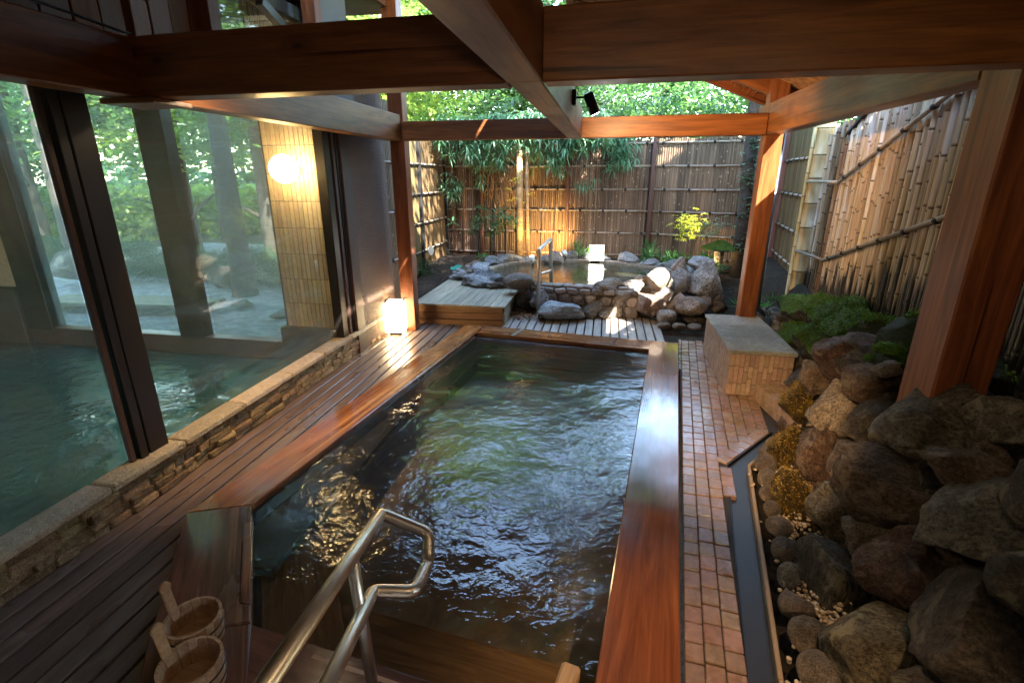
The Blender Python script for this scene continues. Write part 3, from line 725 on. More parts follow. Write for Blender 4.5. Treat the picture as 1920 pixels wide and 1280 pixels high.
# spotlight on the centre beam
sp = empty('beam_spotlight', (-.2, 3.95, 2.26), 'black spotlight clamped on the centre beam, lit and aimed right', 'spotlight')
m = MB(); m.box((-.265, 3.95, 2.27), (.03, .06, .1), bev=.004); m.build('bracket', M['darkmetal'], sp)
m = MB(); m.tube([(-.25, 3.95, 2.27), (-.17, 3.95, 2.27)], .008, 8); m.build('arm', M['darkmetal'], sp)
hd0, hd1 = Vector((-.175, 3.96, 2.30)), Vector((-.115, 4.0, 2.17))
m = MB(); m.tube([hd0, hd0 * .9 + hd1 * .1, hd1], [.025, .036, .038], 18); m.build('head', M['darkmetal'], sp)
dv = (hd1 - hd0).normalized(); m = MB(); m.tube([hd1 + dv * .001, hd1 + dv * .003], .031, 18); m.build('lens', emis('spot_lens', (1, .75, .45), 30), sp)
def spot(name, loc, target, W_, col=(1, .62, .28), size=60, blend=.7, rad=.02, parent=None):
    l = bpy.data.lights.new(name, 'SPOT'); l.energy = W_; l.color = col; l.spot_size = R(size); l.spot_blend = blend; l.shadow_soft_size = rad
    o = bpy.data.objects.new(name, l); COL.objects.link(o); o.location = loc
    o.rotation_euler = (Vector(loc) - Vector(target)).to_track_quat('Z', 'Y').to_euler()
    if parent:
        o.parent = parent; o.matrix_parent_inverse = Matrix.Translation(parent.location).inverted()
    return o
spot('spot_beam', tuple(hd1 + dv * .02), (.9, 5.4, 2.05), 10, (1, .6, .27), 110, .8, parent=sp)
# same spotlight model on the near side, above the viewer: lights the bricks and the near rim
def beam_spot(loc, target, W_, label, size=50, blend=.9):
    s2 = empty('beam_spotlight', loc, label, 'spotlight'); L = Vector(loc); d = (Vector(target) - L).normalized()
    m = MB(); m.box(L + Vector((0, 0, .06)), (.1, .06, .03), bev=.004); m.build('bracket', M['darkmetal'], s2)
    m = MB(); m.tube([L - d * .06, L - d * .05, L + d * .06], [.025, .036, .038], 18); m.build('head', M['darkmetal'], s2)
    m = MB(); m.tube([L + d * .061, L + d * .063], .031, 18); m.build('lens', emis('lens', (1, .75, .45), 20), s2)
    spot('spot_near', tuple(L + d * .09), target, W_, (1, .6, .27), size, blend, parent=s2)
beam_spot((-.22, .25, 2.03), (1.12, 3.5, 0), 34, 'black spotlight under the centre beam aimed at the brick corner', 26)
beam_spot((.75, .9, 2.2), (.45, 1.3, 0), 7, 'black spotlight under the roof aimed at the near rim', 50)
beam_spot((-1.95, 2.6, 2.2), (-2.75, 3.3, .1), 13, 'hidden spotlight added under the left beam to brighten the low wall', 85)  # hidden from view; widened to brighten the coping in place of skylight

# ---------------------------------------------------------------- floor lantern
fl = empty('floor_lantern', (-2.40, 5.45, FZ), 'glowing white paper floor lantern at the foot of the far left post', 'lantern')
rl = Matrix.Rotation(R(12), 4, 'Z')
cx_, cy_ = -2.40, 5.47
gm = emis('paper_glow', (1, .74, .4), 1.5)
m = MB(); m.box((0, 0, 0), (.215, .215, .36), bev=.003); Ml = Matrix.Translation((cx_, cy_, .155)) @ rl; m.build('paper_shade', gm, fl, Ml)
m = MB()
for sx in (-1, 1):
    m.box((sx * .098, 0, .183), (.022, .218, .008)); m.box((0, sx * .098, .183), (.174, .022, .008)); m.box((sx * .106, 0, -.183), (.008, .22, .012)); m.box((0, sx * .106, -.183), (.204, .008, .012))
m.build('shade_frame', M['brownframe'], fl, Ml)
m = MB(); m.box((0, 0, -.20), (.14, .14, .03)); m.build('base', M['darkmetal'], fl, Ml)
# small post & boulder behind the lantern
tag(board('wood_peg', (-2.53, 5.44, .1), (-2.53, 5.44, .27), .03, .03, M['platform'], None, .003, up=(0, 1, 0)), 'small weathered peg at the end of the low wall', 'peg')

# ---------------------------------------------------------------- rocks
def rock_mesh(seed, sub=3, rough=.22, flat=0.35, facets=6):
    rn = random.Random(seed); bm = bmesh.new(); bmesh.ops.create_icosphere(bm, subdivisions=sub, radius=1)
    planes = []
    for _ in range(facets):
        d = Vector((rn.gauss(0, 1), rn.gauss(0, 1), rn.gauss(0, 1))).normalized(); planes.append((d, rn.uniform(.5, .82)))
    off = Vector((rn.uniform(-50, 50),) * 3)
    for v in bm.verts:
        p = v.co.copy()
        for d, h in planes:
            q = p.dot(d)
            if q > h: p -= d * (q - h) * .95
        n = noise.fractal(p * 1.3 + off, 1.0, 2.1, 4) * rough + noise.ridged_multi_fractal(p * 2.2 + off, 1.0, 2.0, 5, .9, 2.0) * rough * .16 - .05
        v.co = p * (1 + n)
    me = bpy.data.meshes.new('rock'); bm.to_mesh(me); bm.free()
    co = np.array([v.co for v in me.vertices]); lo, hi = co.min(0), co.max(0)
    for v in me.vertices:
        v.co = Vector([(v.co[k] - (lo[k] + hi[k]) / 2) / (hi[k] - lo[k]) for k in range(3)])   # unit box
    for p in me.polygons: p.use_smooth = True
    return me
RM = [rock_mesh(i, 4, .17, facets=12) for i in range(10)]; SMOOTH = [rock_mesh(50 + i, 3, .09, facets=2) for i in range(5)]
def flat_mesh(seed):
    rn = random.Random(seed); bm = bmesh.new(); bmesh.ops.create_icosphere(bm, subdivisions=3, radius=1); off = Vector((rn.uniform(-40, 40),) * 3)
    lim = [rn.uniform(.62, .78), .6, rn.uniform(.62, .78)]; sk = rn.uniform(-.25, .25)
    for v in bm.verts:
        p = v.co.copy()
        for k in range(3): p[k] = max(-lim[k], min(lim[k], p[k])) * .8 + p[k] * .2
        p.x += sk * p.z; v.co = p * (1 + noise.fractal(p * 1.6 + off, 1, 2, 4) * .12)
    me = bpy.data.meshes.new('stone'); bm.to_mesh(me); bm.free()
    co = np.array([v.co for v in me.vertices]); lo, hi = co.min(0), co.max(0)
    for v in me.vertices: v.co = Vector([(v.co[k] - (lo[k] + hi[k]) / 2) / (hi[k] - lo[k]) for k in range(3)])
    for q in me.polygons: q.use_smooth = True
    return me
FLATS = [flat_mesh(i) for i in range(6)]
random.seed(11)
def rock(c, d, mat, rot=(0, 0, 0), kind=None, name='rock', parent=None, idx=None, tagx=None):
    me = (SMOOTH if kind == 'smooth' else FLATS if kind == 'flat' else RM)
    me = me[(idx if idx is not None else random.randrange(100)) % len(me)]
    Mx = Matrix.Translation(c) @ Matrix.Rotation(R(rot[2]), 4, 'Z') @ Matrix.Rotation(R(rot[1]), 4, 'Y') @ Matrix.Rotation(R(rot[0]), 4, 'X') @ Matrix.Diagonal((*d, 1))
    o = put(name, me, M[mat], parent, Mx)
    return o

# rockery rising on the right: (x, y, z, width, height, kind)
rk = empty('rockery', (1.2, 2.3, FZ), 'dark rockery bank of piled boulders rising on the right below the big post', 'rockery')
NEAR = [(1.35, 3.5, 0.27, 0.22, 0.3, 'r_gold'), (1.44, 3.49, 0.46, 0.22, 0.25, 'r_brown'), (1.5, 3.25, 0.68, 0.4, 0.28, 'r_red'), (1.54, 3.61, 0.64, 0.11, 0.1, 'r_tan'), (1.35, 2.99, 0.44, 0.3, 0.36, 'r_tan2'), (1.44, 2.83, 0.69, 0.27, 0.2, 'r_brown'), (1.35, 2.58, 0.56, 0.26, 0.28, 'r_dark'), (1.39, 2.22, 0.77, 0.45, 0.32, 'r_lichen'), (1.56, 2.06, 0.85, 0.25, 0.25, 'r_lichen'), (1.25, 2.88, 0.26, 0.25, 0.31, 'r_red'), (1.2, 3.2, 0.03, 0.21, 0.35, 'r_gold'), (1.25, 2.44, 0.39, 0.24, 0.24, 'r_brown'), (1.09, 2.59, -0.0, 0.18, 0.44, 'r_gold'), (1.14, 2.3, 0.21, 0.25, 0.3, 'r_lichen'), (1.15, 2.02, 0.31, 0.2, 0.19, 'r_tan2'), (1.26, 2.1, 0.48, 0.48, 0.27, 'r_brown'), (1.27, 1.66, 0.66, 0.41, 0.32, 'r_greyb'), (1.15, 1.78, 0.36, 0.28, 0.28, 'r_red'), (1.03, 1.99, 0.02, 0.31, 0.45, 'r_dark'), (1.04, 1.56, 0.18, 0.4, 0.32, 'r_lichen'), (1.14, 1.37, 0.45, 0.38, 0.37, 'r_dark'), (1.36, 1.6, 0.8, 0.2, 0.24, 'r_dark'), (1.36, 1.86, 0.72, 0.29, 0.15, 'r_brown'), (1.24, 1.38, 0.64, 0.22, 0.22, 'r_dark'), (0.98, 1.5, 0.0, 0.24, 0.18, 'r_dark'), (1.03, 1.2, 0.2, 0.32, 0.3, 'r_dark'), (1.3, 1.1, .6, .4, .4, 'r_dark'), (1.6, 1.5, .9, .4, .3, 'r_dark')]
KIND = {'r_tan2': 'r_tan2', 'r_greyb': 'r_greyb'}
random.seed(21)
for i, (x, y, z, w, h, k) in enumerate(NEAR):
    d = (w * 1.1, (w + h) / 2 * 1.05, h * 1.08)
    c = Vector((x, y, z)) + Vector((.30, .18, -.2)).normalized() * (min(d) * .28)
    rock(c, d, k, (random.uniform(-14, 14), random.uniform(-16, 16), -12 + random.uniform(-22, 22)), parent=rk, idx=i)
for i in range(70):      # fill the gaps behind with smaller dark stones
    y = random.uniform(.9, 3.9); a = random.uniform(0, .4)
    x = .98 + .15 * (y - 1.63) + a + .16; z = min(.74, -.06 + 2.2 * (a + .02)) - .08
    s_ = random.uniform(.14, .26); rock((x, y, z), (s_ * 1.3, s_ * 1.1, s_), random.choice(['r_dark', 'r_brown', 'r_lichen', 'r_red']), (random.uniform(0, 90),) * 3, parent=rk)
mb_ = empty('mossy_bank', (1.85, 4.4, .2), 'bank of moss covered boulders below the pale bamboo fence', 'rockery')
for i, (x, y, z, w, h, k) in enumerate([(2.08, 5.73, 0.39, 0.4, 0.26, 'r_moss'), (1.99, 4.98, 0.53, 0.4, 0.32, 'r_moss'), (1.92, 4.38, 0.64, 0.37, 0.34, 'r_moss'), (1.87, 3.98, 0.66, 0.4, 0.25, 'r_moss'), (1.81, 3.58, 0.76, 0.29, 0.2, 'r_halfmoss'), (1.76, 3.12, 0.87, 0.32, 0.22, 'r_halfmoss'),
        (1.86, 4.93, 0.33, 0.35, 0.32, 'r_moss'), (1.79, 4.28, 0.43, 0.39, 0.32, 'r_moss'), (1.97, 5.68, 0.2, 0.35, 0.29, 'r_dark'), (1.7, 3.74, 0.47, 0.28, 0.25, 'r_dark'), (1.62, 3.2, 0.78, 0.27, 0.11, 'smooth'), (1.56, 2.91, 0.8, 0.17, 0.10, 'r_halfmoss'), (1.47, 2.73, 0.8, 0.13, 0.08, 'r_tan'),
        (1.55, 3.1, 0.7, 0.25, 0.2, 'r_dark'), (1.75, 4.6, 0.12, 0.3, 0.3, 'r_dark'), (1.68, 4.1, 0.18, 0.34, 0.3, 'r_dark'), (1.78, 5.1, 0.08, 0.3, 0.3, 'r_dark'), (1.72, 3.6, .25, .3, .3, 'r_dark'), (1.85, 5.5, .06, .3, .25, 'r_dark'), (2.0, 6.1, .15, .3, .3, 'r_dark'),
        (1.66, 2.62, 0.86, 0.22, 0.09, 'r_dark'), (1.9, 2.55, 0.88, 0.18, 0.11, 'r_halfmoss'), (2.2, 3.2, 0.86, 0.3, 0.2, 'r_dark'), (2.0, 2.0, .9, .4, .3, 'r_dark'), (2.3, 2.5, .95, .4, .3, 'r_dark')]):
    if k == 'smooth': rock((x, y, z), (w * 1.15, h * 1.8, h * 1.05), 'cobble', (0, 12, -35), 'smooth', parent=mb_)
    else: rock((x, y, z), (w * 1.15, w * 1.1, h * 1.15), k, (random.uniform(-10, 10), random.uniform(-10, 10), random.uniform(-60, 60)), parent=mb_, idx=i * 3 + 1)
# row of river cobbles
COBS = [(1.0, 2.87, 0.1, 0.1), (0.97, 2.71, 0.1, 0.09), (0.94, 2.57, 0.08, 0.07), (0.93, 2.42, 0.11, 0.08), (0.9, 2.22, 0.11, 0.12), (0.86, 2.05, 0.08, 0.12), (0.84, 1.88, 0.12, 0.1), (0.84, 1.72, 0.14, 0.11), (0.82, 1.56, 0.14, 0.11), (1.03, 3.04, 0.12, 0.09), (1.10, 3.18, 0.13, 0.07), (1.2, 3.32, .15, .08)]
cl = ['pale dimpled cobble, fourth of the row counting from the diagonal drain end', 'smooth tan cobble, fifth of the row from the diagonal drain end', 'small round brown cobble, sixth of the row from the drain corner', 'wide brown cobble in the middle of the row beside the straight drain', 'large grey brown cobble with straw on it, middle of the row',
      'narrow pale blue cobble standing upright in the row', 'round grey cobble beside the start of the fine gravel', 'big smooth grey cobble, second nearest to the viewer', 'biggest grey cobble, nearest to the viewer in the row', 'tan cobble at the bend of the drain', 'flat golden cobble along the diagonal drain', 'flat cobble at the far end of the row by the brick ledge']
for i, ((x, y, w, h), lb) in enumerate(zip(COBS, cl)):
    o = rock((x + .055, y, FZ + .045 + h * .2), (w * 1.2, w * 1.25, max(.09, h * 1.15)), 'cobble' if i != 5 else 'r_blue', (0, 0, random.uniform(-40, 40)), 'smooth', 'cobble')
    tag(o, lb, 'cobble', 'river cobbles lined up beside the drain')
# fine gravel between cobbles and rockery
pm = []
m = MB()
ico = bmesh.new(); bmesh.ops.create_icosphere(ico, subdivisions=1, radius=1); iv = [v.co.copy() for v in ico.verts]; jf = [tuple(v.index for v in f.verts) for f in ico.faces]; ico.free()
for i in range(1500):
    y = random.uniform(1.1, 3.0) if i % 3 else random.uniform(1.1, 2.0); x = .9 + .15 * (y - 1.63) + random.gauss(.03, .05)
    s_ = random.uniform(.006, .014); c = Vector((x, y, FZ + .02 + random.uniform(0, .04) + max(0, (x - .9 - .15 * (y - 1.63)) * .5))); q = (random.uniform(.7, 1.3), random.uniform(.7, 1.3), random.uniform(.5, .9))
    m.add([c + Vector((v.x * q[0], v.y * q[1], v.z * q[2])) * s_ for v in iv], jf, True)
t = NT('fine_gravel'); v = t.coords(rand=False); t.P(color=t.ramp(t.noise(v, 60, 1), [(.35, (.2, .14, .09)), (.5, (.42, .33, .24)), (.65, (.6, .53, .44))]), rough=.6)
tag(m.build('fine_gravel', t.m), kind='stuff')

# ---------------------------------------------------------------- platform box
pf = empty('wooden_platform', (-1.7, 6.6, FZ), 'weathered low wooden platform box with boarded sides beside the rock bath', 'platform')
x = -2.36; i = 0
while x < -1.2:
    board('top_plank', (x + .05, 5.93, .19), (x + .05 - .0, 8.2 if x < -1.9 else 7.4, .19), .096, .026, M['platform'], pf, .003); x += .1; i += 1
for k in range(3):
    z = .135 - k * .088
    board('side_board', (-2.36, 5.95, z), (-1.215, 6.03, z), .03, .084 if k < 2 else .07, M['platform_side'], pf, .004)
    board('side_board', (-1.20, 6.03, z), (-1.235, 7.1, z), .03, .084 if k < 2 else .07, M['platform'], pf, .004)
# ---------------------------------------------------------------- rock bath
rb = empty('rock_bath', (-.3, 7.9, 0), 'round rock bath ringed by grey stones with a mortared stone front', 'bath')
def ell(a, rx=1.62, ry=1.3, cx=-.32, cy=7.95): return (cx + rx * math.cos(a), cy + ry * math.sin(a))
m = MB(); N = 48
ringo = [ell(2 * math.pi * i / N, 1.75, 1.2) for i in range(N)]; ringi = [ell(2 * math.pi * i / N, 1.45, 1.12) for i in range(N)]
m.add([(x, y, .31) for x, y in ringo] + [(x, y, .31) for x, y in ringi] + [(x, y, -.1) for x, y in ringo] + [(x, y, -.1) for x, y in ringi],
      [f for i in range(N) for f in ((i, (i + 1) % N, N + (i + 1) % N, N + i), (i, 2 * N + i, 2 * N + (i + 1) % N, (i + 1) % N), (N + i, N + (i + 1) % N, 3 * N + (i + 1) % N, 3 * N + i))])
m.add([(x, y, -.05) for x, y in ringi], [tuple(range(N))]); m.build('basin', M['mortar'], rb)
m = MB(); m.add([(x, y, .27) for x, y in [ell(2 * math.pi * i / N, 1.46, 1.13) for i in range(N)]], [tuple(range(N))]); tag(m.build('water', M['water_rock']), kind='structure')
random.seed(5)
# rim stones round the back and sides
a = -.2
while a < math.pi + .55:
    x, y = ell(a, 1.62, 1.27); L = random.uniform(.22, .42)
    rock((x, y, .33 + random.uniform(-.02, .03)), (L * 1.15, random.uniform(.24, .34), random.uniform(.13, .22)), random.choice(['r_blue', 'r_grey', 'r_blue']), (0, random.uniform(-8, 8), math.degrees(a) + 90), parent=rb)
    a += L / 1.5
for i in range(26):   # outer scatter of stones and left flank over the platform
    a = random.uniform(2.5, 4.1); x, y = ell(a, random.uniform(1.65, 2.05), random.uniform(1.3, 1.6))
    if y < 6.9: continue
    s_ = random.uniform(.14, .3); rock((x, y, .27), (s_ * 1.3, s_, s_ * .55), random.choice(['r_blue', 'r_grey', 'r_blue', 'r_brown']), (0, 0, random.uniform(0, 180)), parent=rb)
# front wall: flat round stones set in mortar, two courses, and a capping course
wallpts = [(-1.0, 6.74), (-.7, 6.69), (-.3, 6.66), (.1, 6.65), (.5, 6.68)]
def wp_(t_):
    t_ = max(0, min(.999, t_)) * (len(wallpts) - 1); i = int(t_); f = t_ - i; a, b = wallpts[i], wallpts[i + 1]
    return a[0] + (b[0] - a[0]) * f, a[1] + (b[1] - a[1]) * f
m = MB(); pl = [wp_(i / 10) for i in range(11)]; m.prism([(x, y + .03) for x, y in pl] + [(x, y + .26) for x, y in pl[::-1]], -.08, .30); m.build('front_wall', M['mortar'], rb)
for row, (zc, hh, n) in enumerate([(.02, .17, 8), (.165, .14, 9), (.268, .075, 10)]):
    for i in range(n):
        x, y = wp_((i + .5) / n); w = 1.5 / n
        o = rock((x + random.uniform(-.01, .01), y + .02, zc + random.uniform(-.008, .008)), (w * random.uniform(.9, 1.02), .13, hh * random.uniform(.9, 1.02)), random.choice(['r_pale', 'r_pale', 'r_tan2', 'r_tan', 'r_pale']), (0, random.uniform(-9, 9), 0), 'flat', parent=rb)
for i in range(11):
    x, y = wp_((i + .5) / 11); rock((x, y + .11, .318), (.15, .2, .045), 'r_pale', (0, 0, random.uniform(-20, 20)), 'flat', parent=rb)
RB = [(0.74, 6.75, 0.43, 0.29, 0.31, 'r_tan', 'upright pale boulder half in sun at the right of the rock bath'), (1.05, 7.1, 0.35, 0.26, 0.34, 'r_grey', 'smooth egg shaped grey boulder right of the sunlit one'),
 (1.37, 7.1, 0.36, 0.45, 0.59, 'r_bg', 'largest dark pointed boulder beside the far right post'), (1.39, 7.6, 0.52, 0.32, 0.23, 'r_blue', 'bluish domed boulder behind the large pointed one'), (1.09, 7.5, 0.5, 0.23, 0.25, 'r_tan', 'white rough boulder at the far right of the rock bath rim'),
 (0.1, 6.75, 0.35, 0.38, 0.17, 'r_tan2', 'long brown boulder lying on the front rim of the rock bath'), (0.41, 6.8, 0.35, 0.27, 0.12, 'r_tan', 'low flat pale stone on the rim beside the long brown boulder'), (0.54, 7.0, 0.38, 0.19, 0.13, 'r_tan', 'small white stone on the rim touching the upright boulder'),
 (0.62, 6.6, 0.12, 0.4, 0.31, 'r_brown', 'square dark brown boulder at the foot of the rock bath wall'), (0.32, 6.65, 0.24, 0.29, 0.15, 'r_tan2', 'knobbly stone set above the sunlit deck patch'), (0.8, 6.72, 0.22, 0.26, 0.24, 'r_tan', 'pale stone wedged below the upright boulder'),
 (1.14, 6.55, 0.15, 0.37, 0.23, 'r_tan2', 'smooth brown boulder with a pale streak over a dark hollow'), (0.84, 6.42, 0.03, 0.23, 0.19, 'r_grey', 'triangular grey stone behind the three flat cobbles'), (1.19, 6.5, -0.02, 0.24, 0.12, 'r_dark', 'dark wet stone under the smooth brown boulder'),
 (1.56, 7.0, 0.09, 0.25, 0.25, 'r_dark', 'dark stone at the foot of the far right post'), (-0.1, 6.58, 0.04, 0.27, 0.27, 'r_tan2', 'angular brown stone standing right of the long boulder'), (0.08, 6.57, -0.0, 0.2, 0.16, 'r_tan2', 'small stone between the angular stone and the sunlit patch'),
 (-0.5, 6.42, 0.04, 0.6, 0.23, 'r_blue', 'long low boulder on the deck beside the far handrail'), (-1.12, 6.65, 0.38, 0.38, 0.2, 'r_tan2', 'smooth wedge shaped boulder on the left rim of the rock bath'), (-1.47, 6.95, 0.33, 0.2, 0.12, 'r_blue', 'small dark blue stone left of the wedge shaped boulder'),
 (-1.77, 7.0, 0.28, 0.32, 0.15, 'r_blue', 'flat layered bluish stone on the platform corner'), (-2.2, 7.5, 0.26, 0.3, 0.14, 'r_blue', 'bluish stone farthest left on the platform'), (-1.03, 6.66, 0.13, 0.3, 0.33, 'r_dark', 'dark wet boulder between the platform and the wall'),
 (-0.84, 6.62, 0.12, 0.25, 0.3, 'r_grey', 'grey boulder behind the foot of the far handrail'), (-0.87, 8.9, 0.34, 0.3, 0.25, 'r_tan', 'round pinkish boulder at the back of the rock bath'), (1.3, 6.85, .1, .3, .25, 'r_grey', 'grey stone low between the brown boulder and the post'), (.98, 6.75, .1, .3, .3, 'r_tan2', 'stone filling the wall under the egg shaped boulder')]
for i, (x, y, z, w, h, k, lb) in enumerate(RB):
    o = rock((x, y + .04, z), (w * 1.14, (w + h) * .55, h * 1.12), k, (random.uniform(-8, 8), random.uniform(-8, 8), random.uniform(-15, 15)), 'smooth' if 'smooth' in lb or 'flat' in lb else None, 'boulder', idx=i * 7 + 2)
    tag(o, lb, 'boulder')
for x, lb in ((.79, 'leftmost of the three flat cobbles at the edge of the far deck'), (.97, 'middle one of the three flat cobbles by the far deck'), (1.15, 'rightmost of the three flat cobbles by the far deck')):
    tag(rock((x, 6.25, FZ + .035), (.175, .13, .09), 'cobble', (0, 0, 0), 'smooth', 'cobble'), lb, 'cobble', 'three flat cobbles beside the far deck')

# ---------------------------------------------------------------- handrails
def steel_tube(name, pts, r, parent, n=16):
    m = MB(); m.tube(pts, r, n); return m.build(name, M['steel'], parent)
hr = empty('handrail', (-.65, .75, 0), 'bent stainless steel double handrail descending into the near corner of the bath', 'handrail')
D = Vector((-.211, .919, -.334)); A = Vector((-.795, 1.537, .5)); E_ = Vector((-.711, 1.264, .4))
B_ = Vector((-.60, 1.52, .45)); Cc = Vector((-.575, 1.44, .385)); Dd = Vector((-.572, 1.29, .395))
def joint_chain(pts, r):
    m = MB(); pts = [Vector(p) for p in pts]; out = [pts[0]]
    for p, q, n_ in zip(pts[:-2], pts[1:-1], pts[2:]):
        a, b = (p - q), (n_ - q); k = min(r * 1.25, a.length * .45, b.length * .45); a.normalize(); b.normalize()
        for i in range(7):
            t_ = i / 6; out.append(q + a * k * (1 - t_) ** 2 + b * k * t_ ** 2)
    out.append(pts[-1]); m.tube(out, r, 20); return m
rr_ = .0225
joint_chain([A - D * 1.35, A, B_, Cc, Dd, E_, E_ - D * 1.1], rr_).build('rail', M['steel'], hr)
p1 = E_ - D * .22 + Vector((-.04, 0, 0)); p1 = A - D * .42
steel_tube('support', [p1, Vector((p1.x + .01, p1.y + .02, .0))], .02, hr)
steel_tube('support', [E_ - D * .95, Vector((E_ - D * .95).xy.to_3d()) ], .017, hr)
fh = empty('handrail', (-.8, 6.34, FZ), 'stainless steel arch handrail at the front of the rock bath', 'handrail')
joint_chain([(-.80, 6.34, FZ), (-.80, 6.34, .86), (-.72, 6.92, .92), (-.70, 7.0, .2)], .024).build('rail', M['steel'], fh)
steel_tube('crossbar', [(-.79, 6.5, .52), (-.705, 6.97, .5)], .016, fh)
m = MB(); m.tube([(-.8, 6.34, FZ), (-.8, 6.34, FZ + .008)], .05, 20); m.build('foot_plate', M['steel'], fh)

# ---------------------------------------------------------------- one handled wooden pails
def pail(loc, rz_, label, sc=1.0):
    p = empty('wooden_pail', loc, label, 'pail', 'one handled wooden pails on the bath rim'); L = Vector(loc)
    r0, r1, hh = .093 * sc, .102 * sc, .115 * sc; n = 18
    for i in range(n):
        a0, a1 = 2 * math.pi * i / n + .012, 2 * math.pi * (i + 1) / n - .012
        hh_ = hh + (.15 * sc if i in (0,) else 0)
        vs_ = []
        steps = 3
        for k in range(steps + 1):
            a = a0 + (a1 - a0) * k / steps
            for (rad, z) in ((r0 - .011, 0), (r0, 0), (r1, hh), (r1 - .011, hh)): vs_.append((rad * math.cos(a), rad * math.sin(a), z))
        fs = []
        for k in range(steps):
            b = 4 * k
            for j in range(4): fs.append((b + j, b + (j + 1) % 4, b + 4 + (j + 1) % 4, b + 4 + j))
        fs += [(3, 2, 1, 0), (4 * steps, 4 * steps + 1, 4 * steps + 2, 4 * steps + 3)]
        m = MB(); m.add(vs_, [f[::-1] for f in fs]); m.build('stave', M['pail'], p, Matrix.Translation(L) @ Matrix.Rotation(rz_, 4, 'Z'))
    m = MB(); m.box((r1 - .004, 0, hh + .04 * sc), (.014, .036 * sc, .16 * sc), Matrix.Rotation(R(7), 3, 'Y'), .005)
    m.tube([(r1 + .009 - .004 - .009, 0, hh + .115 * sc), (r1 + .009 + .001, 0, hh + .115 * sc)], .022 * sc, 20)
    m.build('handle', M['pail'], p, Matrix.Translation(L) @ Matrix.Rotation(rz_, 4, 'Z'))
    for z in (.03 * sc, .075 * sc):
        m = MB(); n2 = 40
        rr2 = r0 + (r1 - r0) * z / hh + .0015
        pts = [(rr2 * math.cos(2 * math.pi * i / n2), rr2 * math.sin(2 * math.pi * i / n2), z) for i in range(n2 + 1)]; m.tube(pts, .0035, 6, False); m.build('hoop', M['darkmetal'], p, Matrix.Translation(L))
    m = MB(); m.tube([(0, 0, .012), (0, 0, .02)], r0 - .008, 30); m.build('pail_bottom', M['pail'], p, Matrix.Translation(L))
pail((-1.50, 1.285, .0), R(175), 'pale wooden pail with an upright paddle handle, the farther of the two')
pail((-1.36, 1.115, .0), R(178), 'pale wooden pail with a broad handle nearest to the viewer', 1.03)

# ---------------------------------------------------------------- fences
def slat_bay(parent, p, q, z0, z1, w=.038, mat='slat', name='slat'):
    p, q = Vector(p), Vector(q); L = (q - p).length; d = (q - p) / L; n_ = Vector((d.y, -d.x))
    m = MB(); n = int(L / w)
    for i in range(n):
        c = p + d * (w * (i + .5)); zt = z1 + random.uniform(-.012, .012); r = w * .52
        pts = []
        dz = random.uniform(-.004, .004)
        for zz in (z0, zt):
            for k in range(4):
                a = math.pi * k / 3; o = d * (-math.cos(a) * r) + n_ * (math.sin(a) * r * .7 + dz); pts.append((c.x + o.x, c.y + o.y, zz))
        m.add(pts, [(k, k + 1, 5 + k, 4 + k) for k in range(3)], True)
        zz = z0 + random.uniform(.1, .4)
        while zz < zt - .05:   # node rings
            pp = []
            for z2, rr in ((zz - .006, 1.0), (zz, 1.14), (zz + .006, 1.0)):
                for k in range(4):
                    a = math.pi * k / 3; o = d * (-math.cos(a) * r * rr) + n_ * (math.sin(a) * r * .7 * rr + dz); pp.append((c.x + o.x, c.y + o.y, z2))
            m.add(pp, [(g * 4 + k, g * 4 + k + 1, g * 4 + 5 + k, g * 4 + 4 + k) for g in range(2) for k in range(3)], True)
            zz += random.uniform(.22, .36)
    o = m.build(name, M[mat], parent); tag(o, kind='stuff'); return o
def fence_bay(parent, p, q, z0, z1, rails, mat='slat', tiestep=.42):
    slat_bay(parent, p, q, z0, z1, mat=mat)
    P, Q = Vector(p), Vector(q); d = (Q - P).normalized(); n_ = Vector((d.y, -d.x)); L = (Q - P).length
    m = MB(); b = -n_ * .02; m.add([(P.x + b.x, P.y + b.y, z0), (Q.x + b.x, Q.y + b.y, z0), (Q.x + b.x, Q.y + b.y, z1 - .02), (P.x + b.x, P.y + b.y, z1 - .02), (P.x + 2 * b.x, P.y + 2 * b.y, z0), (Q.x + 2 * b.x, Q.y + 2 * b.y, z0), (Q.x + 2 * b.x, Q.y + 2 * b.y, z1 - .02), (P.x + 2 * b.x, P.y + 2 * b.y, z1 - .02)], [(0, 1, 2, 3), (5, 4, 7, 6), (3, 2, 6, 7)]); m.build('backing', M['char'], parent)
    for z in rails:
        a = P + n_ * .032; b = Q + n_ * .032
        m = MB(); m.tube([(a.x, a.y, z), ((a.x + b.x) / 2, (a.y + b.y) / 2, z + random.uniform(-.006, .006)), (b.x, b.y, z)], .017, 8); m.build('rail', M['rail_bamboo'], parent)
        s_ = random.uniform(.1, .3); m = MB()
        while s_ < L:
            c = P + d * s_ + n_ * .034; m.tube([(c.x - d.x * .02, c.y - d.y * .02, z), (c.x + d.x * .02, c.y + d.y * .02, z)], .024, 7)
            m.tube([(c.x + n_.x * .02, c.y + n_.y * .02, z), (c.x + n_.x * .025 + d.x * .02, c.y + n_.y * .025 + d.y * .02, z - .05)], .004, 4)
            s_ += tiestep
        tag(m.build('tie', M['tie'], parent), kind='stuff')
bf = empty('back_fence', (-1, 9.8, .2), 'tall dark split bamboo fence closing the garden behind the rock bath', 'fence')
RZ = [.32, .72, 1.12, 1.50, 1.90, 2.28]
ZT = 2.33
cor = [(-3.08, 9.8), (-2.36, 9.82), (-.72, 9.83), (.76, 9.8)]
for a, b in zip(cor[:-1], cor[1:]): fence_bay(bf, a, b, .1, ZT, RZ)
